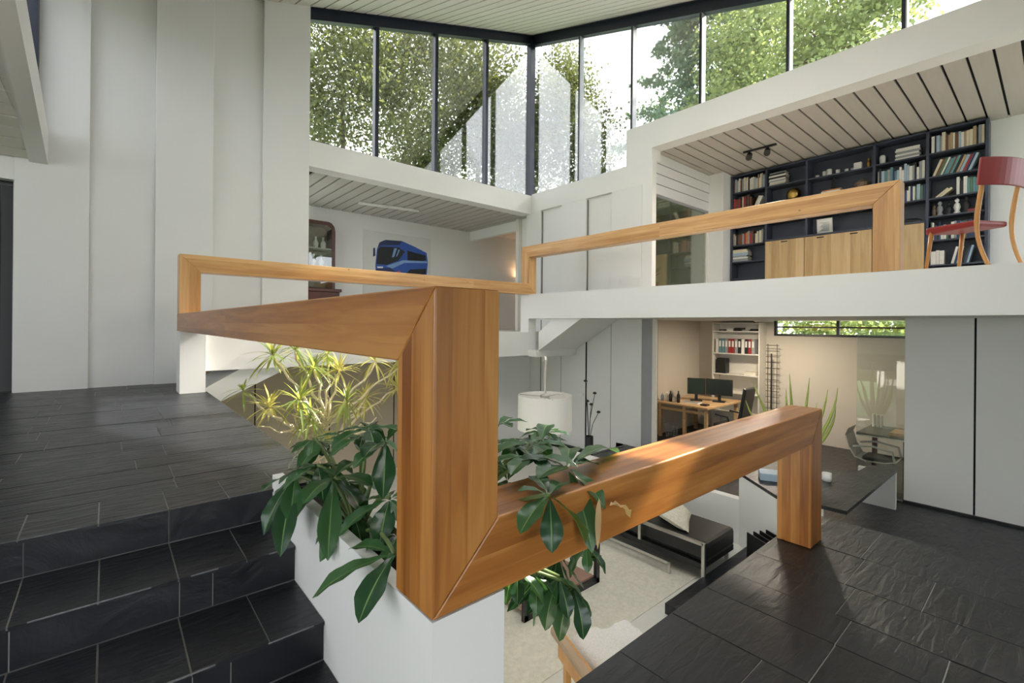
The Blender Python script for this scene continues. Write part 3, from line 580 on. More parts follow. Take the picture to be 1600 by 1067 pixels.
# track spot
t=thing('track_light','black ceiling track with two spotlights above the gallery','lamp',(9.16,3.65,4.83))
B().box(9.14,9.18,3.36,3.94,4.80,4.832).build('track',BLACKM,t)
for y in (3.82,3.50):
    h=B().tube([(9.16,y,4.80),(9.15,y,4.73)],.012).build('stem',BLACKM,t)
    B().tube([(9.19,y+.02,4.755),(9.06,y-.02,4.66)],[.05,.055],14).build('spot_head',BLACKM,t,smooth=False)
for y in (3.82,3.50):
    sl_=bpy.data.lights.new('spot_bulb','SPOT'); sl_.energy=60; sl_.spot_size=2.4; sl_.spot_blend=1; sl_.color=(1,.88,.72); sl_.shadow_soft_size=.05
    so=bpy.data.objects.new('spot_bulb',sl_); COL.objects.link(so); so.parent=t; so.location=Vector((9.05,y-.03,4.645))-Vector((9.16,3.65,4.83)); so.rotation_euler=Vector((.5,.2,.9)).to_track_quat('Z','Y').to_euler()
# potted plant behind gallery glass
p=thing('potted_plant','small dark potted plant behind the gallery glass','plant',(8.42,5.45,2.1))
B().lathe((8.42,5.45,2.1),[(.13,0),(.17,.28),(.15,.28),(.13,.24)],16).build('pot',DKGREY,p)
for k in range(11):
    a=k*2.4; L=.25+.12*random.random()
    B().tube([(8.42,5.45,2.34),(8.42+.08*math.cos(a),5.45+.08*math.sin(a),2.34+L*.7),(8.42+.2*math.cos(a),5.45+.2*math.sin(a),2.34+L)],[.012,.014,.002],5).build('leaf',LEAFD if k%3 else LEAFB,p)
o=B().box(9.2,10.0,7.17,7.2,2.6,3.1).build('white_print',WH); tag(o,'pale print hanging on the wall behind the gallery glass','picture')
# red chair
ch=thing('chair','red chair with curved beech frame at the gallery edge','chair',(7.05,.60,2.1))
ch.rotation_euler=(0,0,-.541); ch.scale=(1.12,1.12,1.1)
def arc(pts,r_,m,nm='leg'):
    P=[Vector(p) for p in pts]; out=[]
    for i in range(13):
        t_=i/12; q=[P[j] for j in range(len(P))]
        while len(q)>1: q=[q[j].lerp(q[j+1],t_) for j in range(len(q)-1)]
        out.append(q[0])
    return B().tube(out,r_,8).build(nm,m,ch,local=True,smooth=True)
cx,cyy,cz=0,0,0
# chair faces +Y (away to the left); backrest at -Y side
B().hexa([(cx-.20,cyy+.30,cz+.41),(cx+.22,cyy+.30,cz+.44),(cx+.19,cyy-.14,cz+.43),(cx-.17,cyy-.14,cz+.43)],[(cx-.20,cyy+.30,cz+.49),(cx+.22,cyy+.30,cz+.49),(cx+.19,cyy-.14,cz+.485),(cx-.17,cyy-.14,cz+.485)]).build('seat',RED,ch,local=True,bevel=.02)
b=B(); n=10; vs=[]
for i in range(n+1):
    t_=i/n; x=cx-.27+.54*t_; yy=cyy-.20-.05*math.sin(t_*math.pi)
    vs+= [(x,yy,cz+.78),(x,yy-.022,cz+.78),(x,yy-.05,cz+1.03),(x,yy-.028,cz+1.03)]
fs=[]
for i in range(n):
    for j in range(4): fs.append((i*4+j,i*4+(j+1)%4,(i+1)*4+(j+1)%4,(i+1)*4+j))
fs+=[(3,2,1,0),(n*4,n*4+1,n*4+2,n*4+3)]
b.add(vs,fs).build('backrest',RED,ch,local=True,smooth=False,bevel=.008)
for sx in (-1,1):
    x=cx+.01+sx*.20
    arc([(x-.01*sx,cyy-.26,cz),(x,cyy-.16,cz+.25),(x,cyy-.08,cz+.45),(x,cyy-.22,cz+.70),(x,cyy-.205,cz+.98)],[.017]*6+[.020]*4+[.018]*3,BEECH)
    B().tube([(x,cyy+.30,cz),(x-.012*sx,cyy+.25,cz+.44)],[.014,.02],8).build('leg',BEECH,ch,local=True,smooth=True)
# ================================================================== UPPER ROOM
pc=thing('wall_picture','large white canvas with a blue and black coach bus on the upper room wall','picture',(5.6,11.04,2.2))
B().box(4.70,6.56,11.015,11.05,2.22,3.79).build('canvas',mat('canvas_white',(.70,.69,.66),.8,.02),pc)
BUSB=mat('print_blue',(.03,.10,.42),.5,.2,9); BUSK=mat('print_black',(.012,.013,.018),.5,.2); BUSL=mat('print_light_blue',(.22,.36,.62),.5,.2); BUSN=mat('print_navy',(.015,.03,.10),.5,.3,6); BUSW=mat('print_white',(.8,.82,.85),.5); BUSR=mat('print_red',(.6,.06,.03),.5)
def pr(nm,pts,m,k): return B().prismy(pts,11.0145-.0012*k-.001,11.0145-.0012*k).build(nm,m,pc)
pr('print_body',[(5.02,2.62),(5.0,2.95),(5.04,3.35),(5.10,3.52),(5.25,3.60),(5.72,3.63),(6.1,3.52),(6.44,3.40),(6.48,3.15),(6.44,2.75),(6.3,2.62)],BUSB,0)
pr('print_roof',[(5.06,3.40),(5.12,3.53),(5.27,3.605),(5.72,3.63),(5.65,3.52),(5.15,3.45)],BUSN,1)
pr('print_windscreen',[(5.03,2.98),(5.06,3.34),(5.12,3.42),(5.62,3.46),(5.80,3.36),(5.62,3.12),(5.30,2.98)],BUSK,1)
pr('print_side_window',[(5.87,3.40),(6.41,3.33),(6.42,3.20),(6.0,3.10),(5.88,3.16)],BUSK,1)
pr('print_stripe',[(5.28,2.95),(5.75,3.14),(6.46,3.18),(6.46,3.13),(5.80,3.08),(5.45,2.90)],BUSL,2)
pr('print_glint',[(5.50,3.42),(5.58,3.43),(5.50,3.2),(5.44,3.18)],BUSL,2)
pr('print_glint',[(5.62,3.40),(5.66,3.40),(5.58,3.22),(5.55,3.21)],BUSL,2)
pr('print_lower',[(5.70,2.66),(5.95,2.92),(6.42,2.98),(6.42,2.85),(6.0,2.66)],BUSK,2)
pr('print_bumper',[(5.02,2.64),(5.02,2.86),(5.4,2.92),(5.62,2.78),(5.6,2.64)],BUSN,2)
pr('print_lamp',[(5.05,2.88),(5.05,2.92),(5.20,2.93),(5.20,2.89)],BUSW,3)
pr('print_light',[(5.58,2.83),(5.66,2.87),(5.67,2.83),(5.60,2.79)],BUSR,3)
pr('print_mirror',[(4.94,3.15),(4.94,3.36),(4.99,3.38),(5.0,3.18)],BUSN,1)
cb=thing('display_cabinet','dark mahogany display cabinet with arched glazed door in the upper room','cabinet',(3.55,10.8,1.36))
cpro=[(3.20,2.30),(3.20,3.76),(3.72,3.76),(3.80,3.73),(3.85,3.66),(3.87,3.55),(3.87,2.30)]
B().prismy([(3.15,1.36),(3.15,2.20),(3.95,2.20),(3.95,1.36)],10.55,11.0).build('base_cupboard',MAHOG,cb,bevel=.01)
B().prismy([(3.12,2.20),(3.12,2.27),(3.99,2.27),(3.99,2.20)],10.52,11.02).build('ledge',MAHOG,cb,bevel=.01)
B().prismy([(3.2,2.27),(3.2,3.76),(3.3,3.76),(3.3,2.27)],10.62,11.0).prismy([(3.80,2.27),(3.80,3.72),(3.85,3.66),(3.87,3.55),(3.87,2.27)],10.62,11.0).prismy([(3.3,3.68),(3.3,3.76),(3.72,3.76),(3.80,3.73),(3.82,3.6),(3.7,3.68)],10.62,11.0).build('frame',MAHOG,cb)
B().box(3.25,3.85,10.97,11.0,2.27,3.7).build('back',mat('cabinet_back',(.22,.17,.12),.5),cb)
for z in (2.75,3.15): B().box(3.3,3.8,10.66,10.97,z,z+.02).build('shelf',WHITEM,cb)
B().box(3.3,3.8,10.63,10.636,2.3,3.68).build('glass_door',PGLASS,cb)
for k,(x,z) in enumerate(((3.45,2.77),(3.62,2.77),(3.5,3.17),(3.66,3.17))):
    o=B().lathe((x,10.8,z),[(.03,0),(.05,.02),(.06,.12),(.02,.2),(.03,.26)],12).build('glassware',WH,smooth=True); tag(o,['white jug on the lower cabinet shelf, left one','white jug on the lower cabinet shelf, right one','white jug on the upper cabinet shelf, left one','white jug on the upper cabinet shelf, right one'][k],'jug')
o=B().bar((4.11,9.94,4.125),(5.46,9.70,4.125),.07,.05).build('ceiling_light',WH,bevel=.01); tag(o,'slim white strip light under the upper room ceiling','lamp')
wl2=bpy.data.lights.new('wall_lamp_bulb','POINT'); wl2.energy=6; wl2.color=(1,.6,.3); wl2.shadow_soft_size=.08
o=thing('wall_lamp','small warm wall lamp partly hidden behind the door jamb','lamp',(9.75,10.9,2.9))
B().lathe((9.75,10.9,2.82),[(.05,0),(.08,.16),(.075,.16),(.045,.0)],12,cap=False).build('shade',SHADE,o); B().box(9.72,9.78,10.9,11.05,2.84,2.9).build('bracket',BLACKM,o)
lo=bpy.data.objects.new('wall_lamp_bulb',wl2); COL.objects.link(lo); lo.location=(0,0,.02); lo.parent=o

# ================================================================== OFFICE
d=thing('desk','beech topped office desk on trestle legs below the gallery','desk',(9.6,5.0,-.82))
B().box(8.8,10.35,4.42,5.6,-.115,-.08).build('desktop',DESKW,d,bevel=.004)
for x,y in ((8.9,4.5),(8.9,4.95),(10.2,4.5),(10.2,5.4),(8.9,5.5)): B().box(x-.03,x+.03,y-.03,y+.03,-.82,-.115).build('leg',DESKW,d)
B().box(8.88,8.92,4.5,5.5,-.24,-.19).build('rail',DESKW,d)
def monitor(x,y,w,h,ang,label,z=-.08):
    m=thing('monitor',label,'monitor',(x,y,z)); c,s=math.cos(ang),math.sin(ang); n=Vector((c,s,0)); t=Vector((-s,c,0))
    B().obox((x,y,z+.012),n*.09,t*.12,(0,0,.011)).build('foot',BLACK,m); B().obox((x+.03*c,y+.03*s,z+.12),n*.015,t*.03,(0,0,.11)).build('stand',BLACK,m)
    B().obox((x,y,z+.14+h/2),n*.018,t*(w/2),(0,0,h/2)).build('housing',BLACK,m,bevel=.006)
    B().obox(Vector((x,y,z+.14+h/2))-n*.019,n*.001,t*(w/2-.02),(0,0,h/2-.02)).build('screen',mat('dark_screen',(.006,.007,.009),.15),m)
monitor(9.55,5.05,.36,.34,.5,'small black monitor at the left of the office desk')
monitor(9.75,4.65,.52,.34,.3,'wide black monitor at the right of the office desk')
o=thing('keyboard','white keyboard lying on the office desk','keyboard',(9.2,4.95,-.08)); B().box(9.1,9.28,4.78,5.15,-.08,-.06).build('body',WH,o,bevel=.004)
for k in range(4): piece('key_row',GREY,o,9.12+.037*k,9.145+.037*k,4.80,5.13,-.06,-.054)
o=B().box(9.0,9.14,4.55,4.68,-.08,-.05).build('black_notebook',BLACK,bevel=.004); tag(o,'black notebook near the corner of the office desk','notebook')
for k,(y,h,m,nm,ct) in enumerate(((5.52,.16,BMS[3],'pale blue','bottle'),(5.42,.19,WH,'white','bottle'),(5.33,.22,BLACK,'tall black','bottle'),(5.24,.14,WH,'short white','cup'),(5.15,.24,BLACK,'upright black','holder'))):
    o=B().lathe((9.0,y,-.08),[(.03,0),(.035,.01),(.035,h*.65),(.015,h*.8),(.015,h)],12).build('desk_'+ct,m,smooth=True); tag(o,nm+' '+ct+' standing at the left edge of the office desk',ct)
s=thing('shelf_unit','cream shelf unit with ring binders against the office wall','shelf',(10.57,4.65,-.82))
for y in (5.12,4.12): B().box(10.40,10.74,y-.012,y+.012,-.82,1.6).build('side_panel',WHITEM,s)
B().box(10.73,10.75,4.12,5.12,-.82,1.6).build('back_panel',WHITEM,s)
for z in (1.58,1.40,.91,.45,.05,-.4,-.78): piece('shelf_board',WHITEM,s,10.40,10.73,4.132,5.108,z-.012,z+.012)
y=5.03; random.seed(5); BC=[0,10,10,2,5,5,2,9,0,9,5,2]
for k in range(12):
    m=BMS[BC[k]]; o=thing('ring_binder','%s ring binder from the left, %s, on the office shelf'%(ORD[k],BOOKC[BC[k]][0]),'binder',(10.5,y,.922),'ring binders on the office shelf')
    t_=.062; B().box(10.42,10.68,y-t_/2,y+t_/2,.922,1.235).build('cover',m,o,bevel=.004); B().box(10.416,10.421,y-.02,y+.02,1.06,1.19).build('spine_label',WH,o); y-=t_+.009
for k in range(5):
    o=B().box(10.45,10.68,5.0-.17*k-.14,5.0-.17*k,1.412,1.412+.03+.02*(k%3)).build('paper_stack',[BLACK,WH,BLACK,GREY,BLACK][k]); tag(o,['first','second','third','fourth','fifth'][k]+' flat bundle from the left on the top office shelf','papers')
o=B().box(10.45,10.65,4.85,5.05,.462,.80).build('speaker_box',BLACK,bevel=.01); tag(o,'black speaker box on the middle office shelf','speaker')
o=B().box(10.45,10.68,4.2,4.45,.462,.53).build('paper_stack',PAGES); tag(o,'cream paper stack at the right of the middle office shelf','papers')
o=thing('shelf_clamp_lamp','black clamp lamp on top of the office shelf unit','lamp',(10.5,4.2,1.592)); B().tube([(10.5,4.25,1.59),(10.5,4.25,1.63),(10.45,4.15,1.66)],.01).build('arm',BLACKM,o); B().lathe((10.45,4.12,1.60),[(.05,0),(.02,.06)],12).build('shade',BLACKM,o)
ol=thing('office_fill_lamp','flat white ceiling lamp added to light the office','lamp',(9.3,3.6,1.60))  # added lamp, hardly in view, that brightens the office
B().lathe((9.3,3.6,1.60),[(.16,0),(.17,.02),(.17,.035)],24).build('disc',WH,ol)
olb=bpy.data.lights.new('office_fill_light','AREA'); olb.shape='DISK'; olb.size=.3; olb.energy=20; olb.color=(1,.86,.68)
oo=bpy.data.objects.new('office_fill_light',olb); COL.objects.link(oo); oo.parent=ol; oo.location=(0,0,-.01)
# office chair
c=thing('office_chair','black swivel office chair in front of the desk','chair',(9.0,4.05,-.82)); X,Y=8.95,4.02
for k in range(5):
    a=k*2*math.pi/5+.3; lg=B().bar((X,Y,-.74),(X+.3*math.cos(a),Y+.3*math.sin(a),-.77),.035,.03).build('base_leg',BLACK,c); B().lathe((X+.3*math.cos(a),Y+.3*math.sin(a),-.82),[(.02,0),(.03,.02),(.02,.045)],8).build('castor',BLACK,lg)
B().tube([(X,Y,-.75),(X,Y,-.42)],.03).build('gas_lift',BLACKM,c)
B().box(X-.25,X+.25,Y-.25,Y+.25,-.42,-.32).build('seat',LEATHER,c,bevel=.03)
B().obox((X+.0,Y-.27,.08),(.22,0,0),(0,.03,.01),(0,-.05,.30)).build('backrest',LEATHER,c,bevel=.02)
for sx in (-1,1): B().tube([(X+sx*.27,Y-.1,-.36),(X+sx*.3,Y-.05,-.16),(X+sx*.3,Y+.18,-.14)],.018).build('armrest',BLACK,c)
# wire rack on the office wall
w=thing('wire_rack','tall black wire card rack standing against the office wall','rack',(10.55,3.95,-.82))
for y in (3.82,4.0): B().tube([(10.55,y,-.7),(10.55,y,1.15)],.006,6).build('upright',BLACKM,w)
B().tube([(10.5,3.91,-.82),(10.5,3.91,.95)],.016).build('pole',BLACKM,w)
for k in range(15): B().tube([(10.55,3.78,1.12-.12*k),(10.55,4.04,1.12-.12*k)],.006,6).build('wire',BLACKM,w)
B().lathe((10.5,3.91,-.82),[(.2,0),(.2,.02),(.02,.04)],14).build('foot',BLACKM,w)
w=thing('waste_basket','blue grey wire waste basket under the office desk','basket',(9.0,5.3,-.82))
for z,r_ in ((-.81,.11),(-.68,.125),(-.54,.14)): B().tube([(9.0+r_*math.cos(a*math.pi/8),5.3+r_*math.sin(a*math.pi/8),z) for a in range(17)],.006,5).build('ring',GREY,w)
for k in range(14):
    a=k*2*math.pi/14; B().tube([(9.0+.11*math.cos(a),5.3+.11*math.sin(a),-.81),(9.0+.14*math.cos(a),5.3+.14*math.sin(a),-.54)],.004,5).build('wire',GREY,w)
# glass panel, table and shell chair at the right of the office
o=thing('glass_screen','clear glass screen at the right end of the office opening','glass',(8.1,1.6,-.82)); B().box(8.085,8.097,1.346,1.872,-.80,1.63).build('pane',PGLASS,o); B().box(8.08,8.10,1.346,1.872,-.82,-.80).build('shoe',GREY,o)
t=thing('side_table','small dark grey topped table beside the glass screen','table',(9.0,1.68,-.82))
B().box(8.62,9.5,1.36,2.0,-.10,-.075).build('tabletop',mat('dark_olive_top',(.12,.125,.10),.4),t,bevel=.004); B().box(8.60,9.5,1.36,2.0,-.115,-.10).build('edge',WHITEM,t)
for x,y in ((8.68,1.42),(9.44,1.42),(9.44,1.94)): B().box(x-.03,x+.03,y-.03,y+.03,-.82,-.115).build('leg',MAHOG,t)
o=B().box(8.72,9.1,1.38,1.62,-.075,-.03).build('wooden_tray',DESKW,bevel=.004); tag(o,'light wooden tray lying on the dark side table','tray')
o=thing('candle_set','cluster of pale candles on the dark side table','candle',(9.3,1.95,-.075))
for k in range(3): B().lathe((9.32,1.93-.05*k,-.075),[(.02,0),(.02,.2)],10).build('candle',SHADE,o)
c=thing('shell_chair','pale grey shell chair with black seat pad at the side table','chair',(8.45,1.75,-.82))
B().tube([(8.45,1.75,-.8),(8.45,1.75,-.42)],.025).build('pedestal',BLACKM,c); B().lathe((8.45,1.75,-.82),[(.2,0),(.2,.015),(.03,.03)],16).build('foot',BLACKM,c)
SHELL=mat('shell_plastic',(.55,.53,.50),.4,.03); pts=[(2.02,.02),(2.05,-.08),(2.0,-.25),(1.93,-.37),(1.8,-.41),(1.6,-.40),(1.45,-.36)]
b=B()
for (ya,za),(yb,zb) in zip(pts[:-1],pts[1:]): b.hexa([(8.24,ya,za),(8.66,ya,za),(8.66,yb,zb),(8.24,yb,zb)],[(8.24,ya-.012,za+.012),(8.66,ya-.012,za+.012),(8.66,yb-.004,zb+.014),(8.24,yb-.004,zb+.014)])
b.build('shell',SHELL,c)
B().box(8.27,8.63,1.47,1.85,-.395,-.345).build('seat_pad',BLACK,c,bevel=.015)
for sx in (8.25,8.65): B().tube([(sx,1.95,-.22),(sx,1.75,-.18),(sx,1.5,-.22),(sx,1.47,-.37)],.015,8).build('arm',SHELL,c)
# ================================================================== LIVING ROOM
c=thing('daybed','black leather daybed on a brushed steel frame in the living room','daybed',(5.15,3.1,-1.22))
B().box(4.82,5.50,2.42,4.0,-1.02,-.80).build('mattress',LEATHER,c,bevel=.05)
B().box(4.80,5.52,2.45,4.0,-1.08,-1.02).build('base',BLACK,c)
for a,b_ in (((4.76,2.42,-.79),(4.76,3.20,-.79)),): B().bar(a,b_,.035,.03).build('steel_rail',STEEL,c)
B().bar((4.76,2.42,-1.22),(4.76,2.42,-.775),.035,.035).build('leg',STEEL,c); B().bar((4.76,3.2,-1.0),(4.76,3.2,-.775),.035,.03).build('rail_end',STEEL,c)
B().bar((4.70,2.78,-1.10),(4.70,4.0,-1.10),.03,.03).build('steel_rail',STEEL,c); B().bar((4.70,2.78,-1.22),(4.70,2.78,-1.085),.03,.03).build('leg',STEEL,c)
B().bar((5.45,2.5,-1.22),(5.45,2.5,-1.08),.035,.035).build('leg',STEEL,c); B().bar((5.45,3.9,-1.22),(5.45,3.9,-1.08),.035,.035).build('leg',STEEL,c); B().bar((4.76,3.95,-1.22),(4.76,3.95,-1.08),.035,.035).build('leg',STEEL,c)
def cushion(c,ax,ay,th,m,label):
    c,ax,ay=Vector(c),Vector(ax),Vector(ay); nrm=ax.cross(ay).normalized(); n=10; vs=[]; fs=[]
    for s_ in (1,-1):
        for i in range(n+1):
            for j in range(n+1):
                u,v=i/n*2-1,j/n*2-1; e=max(0,(1-u**4)*(1-v**4))**.6; k=1-.06*(1-abs(u))*(abs(v)**3); k2=1-.06*(1-abs(v))*(abs(u)**3)
                vs.append(c+ax*u*k2+ay*v*k+nrm*s_*th*e)
    q=(n+1)**2
    for s_ in (0,1):
        for i in range(n):
            for j in range(n):
                f=(s_*q+i*(n+1)+j,s_*q+(i+1)*(n+1)+j,s_*q+(i+1)*(n+1)+j+1,s_*q+i*(n+1)+j+1); fs.append(f if not s_ else f[::-1])
    o=B().add(vs,fs).build('cushion',m,smooth=True); return tag(o,label,'cushion')
cushion((5.06,2.98,-.67),(.27,.13,.0),(-.10,.19,.11),.07,CUSH,'cream patterned cushion lying on the black daybed')
cushion((5.38,3.25,-.66),(.20,.12,.0),(.0,.06,.16),.06,LEATHER,'dark cushion behind the patterned one on the daybed')
t=thing('low_rack','black framed low rack on the rug below the planter','rack',(3.45,3.4,-1.22))
B().box(2.9,3.97,3.16,3.20,-1.22,-1.16).build('bottom_rail',BLACKM,t); B().box(2.9,3.97,3.16,3.20,-.62,-.57).build('top_rail',BLACKM,t)
for x in (2.92,3.945):
    for y in (3.18,3.68): B().box(x-.025,x+.025,y-.02,y+.02,-1.22,-.57).build('leg',BLACKM,t)
B().box(2.9,3.97,3.66,3.70,-1.22,-1.16).build('bottom_rail',BLACKM,t); B().box(2.9,3.97,3.16,3.70,-.575,-.55).build('top',PGLASS,t)
B().box(2.95,3.92,3.2,3.66,-1.17,-1.14).build('shelf',mat('rose_wood_shelf',(.35,.2,.15),.5),t)
# sheepskin armchair
c=thing('lounge_chair','low wooden lounge chair draped with a white sheepskin on the rug','chair',(2.72,2.0,-1.22))
ax=Vector((.94,-.34,0)).normalized(); ay=Vector((.34,.94,0)).normalized(); C0=Vector((2.70,1.98,-1.22))
Q=lambda a,b_,z: C0+ax*a+ay*b_+Vector((0,0,z))
def blk(nm,a,b_,z,ha,hb_,hz,m,bv=.01,tilt=0): B().obox(Q(a,b_,z),ax*ha,ay*hb_+Vector((0,0,tilt)),Vector((0,0,hz))).build(nm,m,c,bevel=bv)
b=B(); n=14; vs=[];fs=[]; random.seed(2)
for i in range(n+1):
    for j in range(n+1):
        u,v=i/n*2-1,j/n*2-1; e=max(0,(1-u**6)*(1-v**6))**.5
        vs.append(Q(.02+.28*u*(1+.05*math.sin(7*v)),.30*v*(1+.04*math.sin(5*u)),.40+.08*e+.02*random.random()+.02*math.sin(6*u+4*v)))
fs=[(i*(n+1)+j,(i+1)*(n+1)+j,(i+1)*(n+1)+j+1,i*(n+1)+j+1) for i in range(n) for j in range(n)]
B().add(vs,fs).build('sheepskin',SHEEP,c,smooth=True)
blk('seat',0,0,.36,.26,.30,.045,OAK)
for s_ in (-1,):
    blk('side_panel',.30*s_,-.02,.40,.022,.32,.10,BEECH,.015); blk('armrest',.345*s_,-.02,.50,.03,.34,.03,mat('worn_wood',(.42,.30,.20),.5,.2),.02)
for s_ in (-1,1):
    for b_ in (-.26,.24): blk('leg',.27*s_,b_,.16,.022,.025,.16,BEECH,.006)
blk('back_rail',0,-.34,.42,.28,.025,.08,BEECH,.02)
# arc floor lamp with drum shade
l=thing('floor_lamp','tall chrome floor lamp with a white drum shade','lamp',(3.75,3.80,-1.22))
B().lathe((3.75,3.80,-1.22),[(.16,0),(.16,.02),(.02,.04)],20).build('base',STEEL,l)
B().tube([(3.75,3.80,-1.2),(3.75,3.80,.93),(3.735,3.785,1.02),(3.69,3.74,1.10),(3.62,3.66,1.13),(3.57,3.60,1.12)],.013,10).build('pole',STEEL,l,smooth=True)
B().tube([(3.62,3.66,1.14),(3.58,3.615,1.09)],.03,10).build('joint',STEEL,l)
B().tube([(3.58,3.60,1.13),(3.54,3.57,.72)],.012,8).build('hanger',STEEL,l)
sc=(3.53,3.56,.40)
B().lathe(sc,[(.29,0),(.285,.36)],40,cap=False).build('shade',SHADE,l,smooth=True)
B().lathe((3.53,3.56,.735),[(.05,0),(.05,.02),(.015,.04)],14).build('spider',STEEL,l)
for k in range(3):
    a=k*2.1; B().tube([(3.53,3.56,.745),(3.53+.285*math.cos(a),3.56+.285*math.sin(a),.75)],.006,6).build('spoke',STEEL,l)
B().lathe((3.53,3.56,.55),[(.02,0),(.045,.06),(.03,.12)],12).build('bulb',SHADE,l)
# vase with bud twigs
v=thing('vase','slim black vase with tall bud twigs at the foot of the panelled wall','vase',(6.55,5.48,-.815))
B().lathe((6.55,5.48,-.815),[(.07,0),(.075,.05),(.075,.34),(.065,.34),(.065,.05)],14).build('body',BLACK,v)
for (a,h,o_) in ((-.05,1.02,-.06),(.03,.80,.08),(-.03,.66,-.03),(.02,.60,.03),(.10,.46,.14)):
    tw=B().tube([(6.55,5.48,-.6),(6.55+a*.5,5.48-a*.4,-.4+h*.3),(6.55+o_,5.48-o_*.7,-.52+h)],.006,6).build('twig',BLACKM,v)
    B().lathe((6.55+o_,5.48-o_*.7,-.53+h),[(.01,0),(.035,.012),(.035,.03),(.01,.045)],10).build('bud',BLACK,tw)
# small things around the parapet
m_=thing('magazine_rack','black slatted magazine rack wedged beside the white parapet','rack',(5.25,2.1,-1.12))
for k in range(4): B().obox((5.14+.075*k,2.02-.035*k,-.90),(.006,-.003,0),(.08,.15,0),(0,0,.2)).build('slat',BLACK,m_)
B().obox((5.25,1.97,-1.1),(.16,-.08,0),(.08,.15,0),(0,0,.02)).build('base',BLACK,m_)
o=B().obox((6.02,2.25,-.27),(.10,.05,0),(-.05,.10,0),(0,0,.042)).build('tissue_box',BMS[3],bevel=.004); tag(o,'pale blue box on the slate seat beside the timber post','box')
o=B().lathe((6.45,1.78,-.313),[(.04,0),(.05,.02),(.05,.1),(.042,.1),(.04,.02)],14).build('cup',WH,smooth=True); tag(o,'white cup on the slate seat right of the timber post','cup')
# light switch on the lower panelled wall
o=B().box(7.665,7.70,6.60,6.74,.0,.06).build('thermostat',WH,bevel=.004); tag(o,'small white thermostat on the panelled wall behind the lamp','thermostat')

# ================================================================== PLANTS
def leafmesh(b,p0,p1,w,arch,side=None,fold=.25,n=8,wavy=0,rib=False):
    p0,p1=Vector(p0),Vector(p1); t=p1-p0; L=t.length; up=Vector((0,0,1)) if side is None else Vector(side)
    x=t.cross(up); x=x.normalized() if x.length>1e-4 else t.orthogonal().normalized(); nn=x.cross(t).normalized()
    cols=(-1,-.62,-.3,-.055,.055,.3,.62,1) if rib else (-1,-.5,0,.5,1); m=len(cols); vs=[];fa=[];fr=[]
    for i in range(n+1):
        s=i/n; c=p0+t*s+nn*arch*L*4*s*(1-s)*.5
        if rib: ww=w*min(1,(1.02-s)*3.2)**.75*(min(1,s/.55))**.8 if s<.999 else .001; ww=max(ww,.0012)
        else: ww=w*(math.sin(math.pi*min(1,s**.85))**.8)*(.5 if s>.999 else 1)+.0012
        wv=wavy*math.sin(s*19)*w
        for o_ in cols: vs.append(c+x*o_*ww/2+nn*(abs(o_)*fold*ww/2*(1.25-.45*abs(o_))+wv*abs(o_)))
    for i in range(n):
        for j in range(m-1): (fr if rib and j==m//2-1 else fa).append((i*m+j,i*m+j+1,(i+1)*m+j+1,(i+1)*m+j))
    k0=b.k
    if rib:
        o=len(b.v); b.v+=[tuple(map(float,p)) for p in vs]; b.f+=[tuple(i+o for i in f) for f in fa+fr]; b.m+=[0]*len(fa)+[1]*len(fr); return b
    return b.add(vs,fa)
LEAFR=leafmat('money_tree_midrib',(.16,.27,.09),.2,.35)
CL={'C1':([.714,1.95,.866],[[.62,1.75,.626],[.788,1.8,.717],[.569,2.1,.583],[.791,1.75,.863],[.598,2.2,.852],[.88,2.1,.862],[.548,1.8,.837]]),
'C2':([.621,2.15,.843],[[.56,2.0,.703],[.486,2.1,.638],[.525,2.3,.751],[.739,2.05,.861],[.51,1.95,.599],[.762,2.3,.906]]),
'C3':([.76,2.35,.943],[[.698,2.2,.862],[.816,2.3,.87],[.884,2.3,.945],[.659,2.4,.792]]),
'C4':([.897,1.85,1.002],[[.831,2.0,1.045],[.787,1.65,.842],[.734,1.8,.932],[.872,2.0,1.034],[.732,1.7,.995],[.982,1.9,1.053]]),
'C5':([.719,1.42,.747],[[.485,1.5,.65],[.549,1.3,.644],[.637,1.6,.719]]),
'C6':([1.075,1.06,.958],[[.914,1.02,.892],[1.027,1.0,.809],[1.205,1.02,.78],[.973,1.1,.982],[1.133,1.2,.972],[1.211,1.12,.949]]),
'C7':([1.311,1.2,.97],[[1.346,1.05,.846],[1.492,1.2,.943],[1.83,1.35,.90],[1.253,1.03,.728],[1.136,1.3,1.001],[1.49,1.35,.979],[1.11,1.15,.979]]),
'C8':([1.51,1.55,.96],[[1.38,1.4,.957],[1.643,1.5,.955],[1.297,1.5,.938],[1.234,1.5,.938],[1.247,1.35,.952],[1.224,1.4,.937],[1.71,1.7,.991]]),
'C9':([1.583,1.5,.45],[[1.547,1.45,.133],[1.423,1.42,.259],[1.346,1.45,.284],[1.276,1.5,.299],[1.635,1.45,.234],[1.774,1.4,.416],[1.706,1.45,.262]]),
'C10':([1.227,1.45,.868],[[1.16,1.4,.767],[1.221,1.35,.836],[1.213,1.5,.942],[1.341,1.5,.905],[1.147,1.4,.849]])}
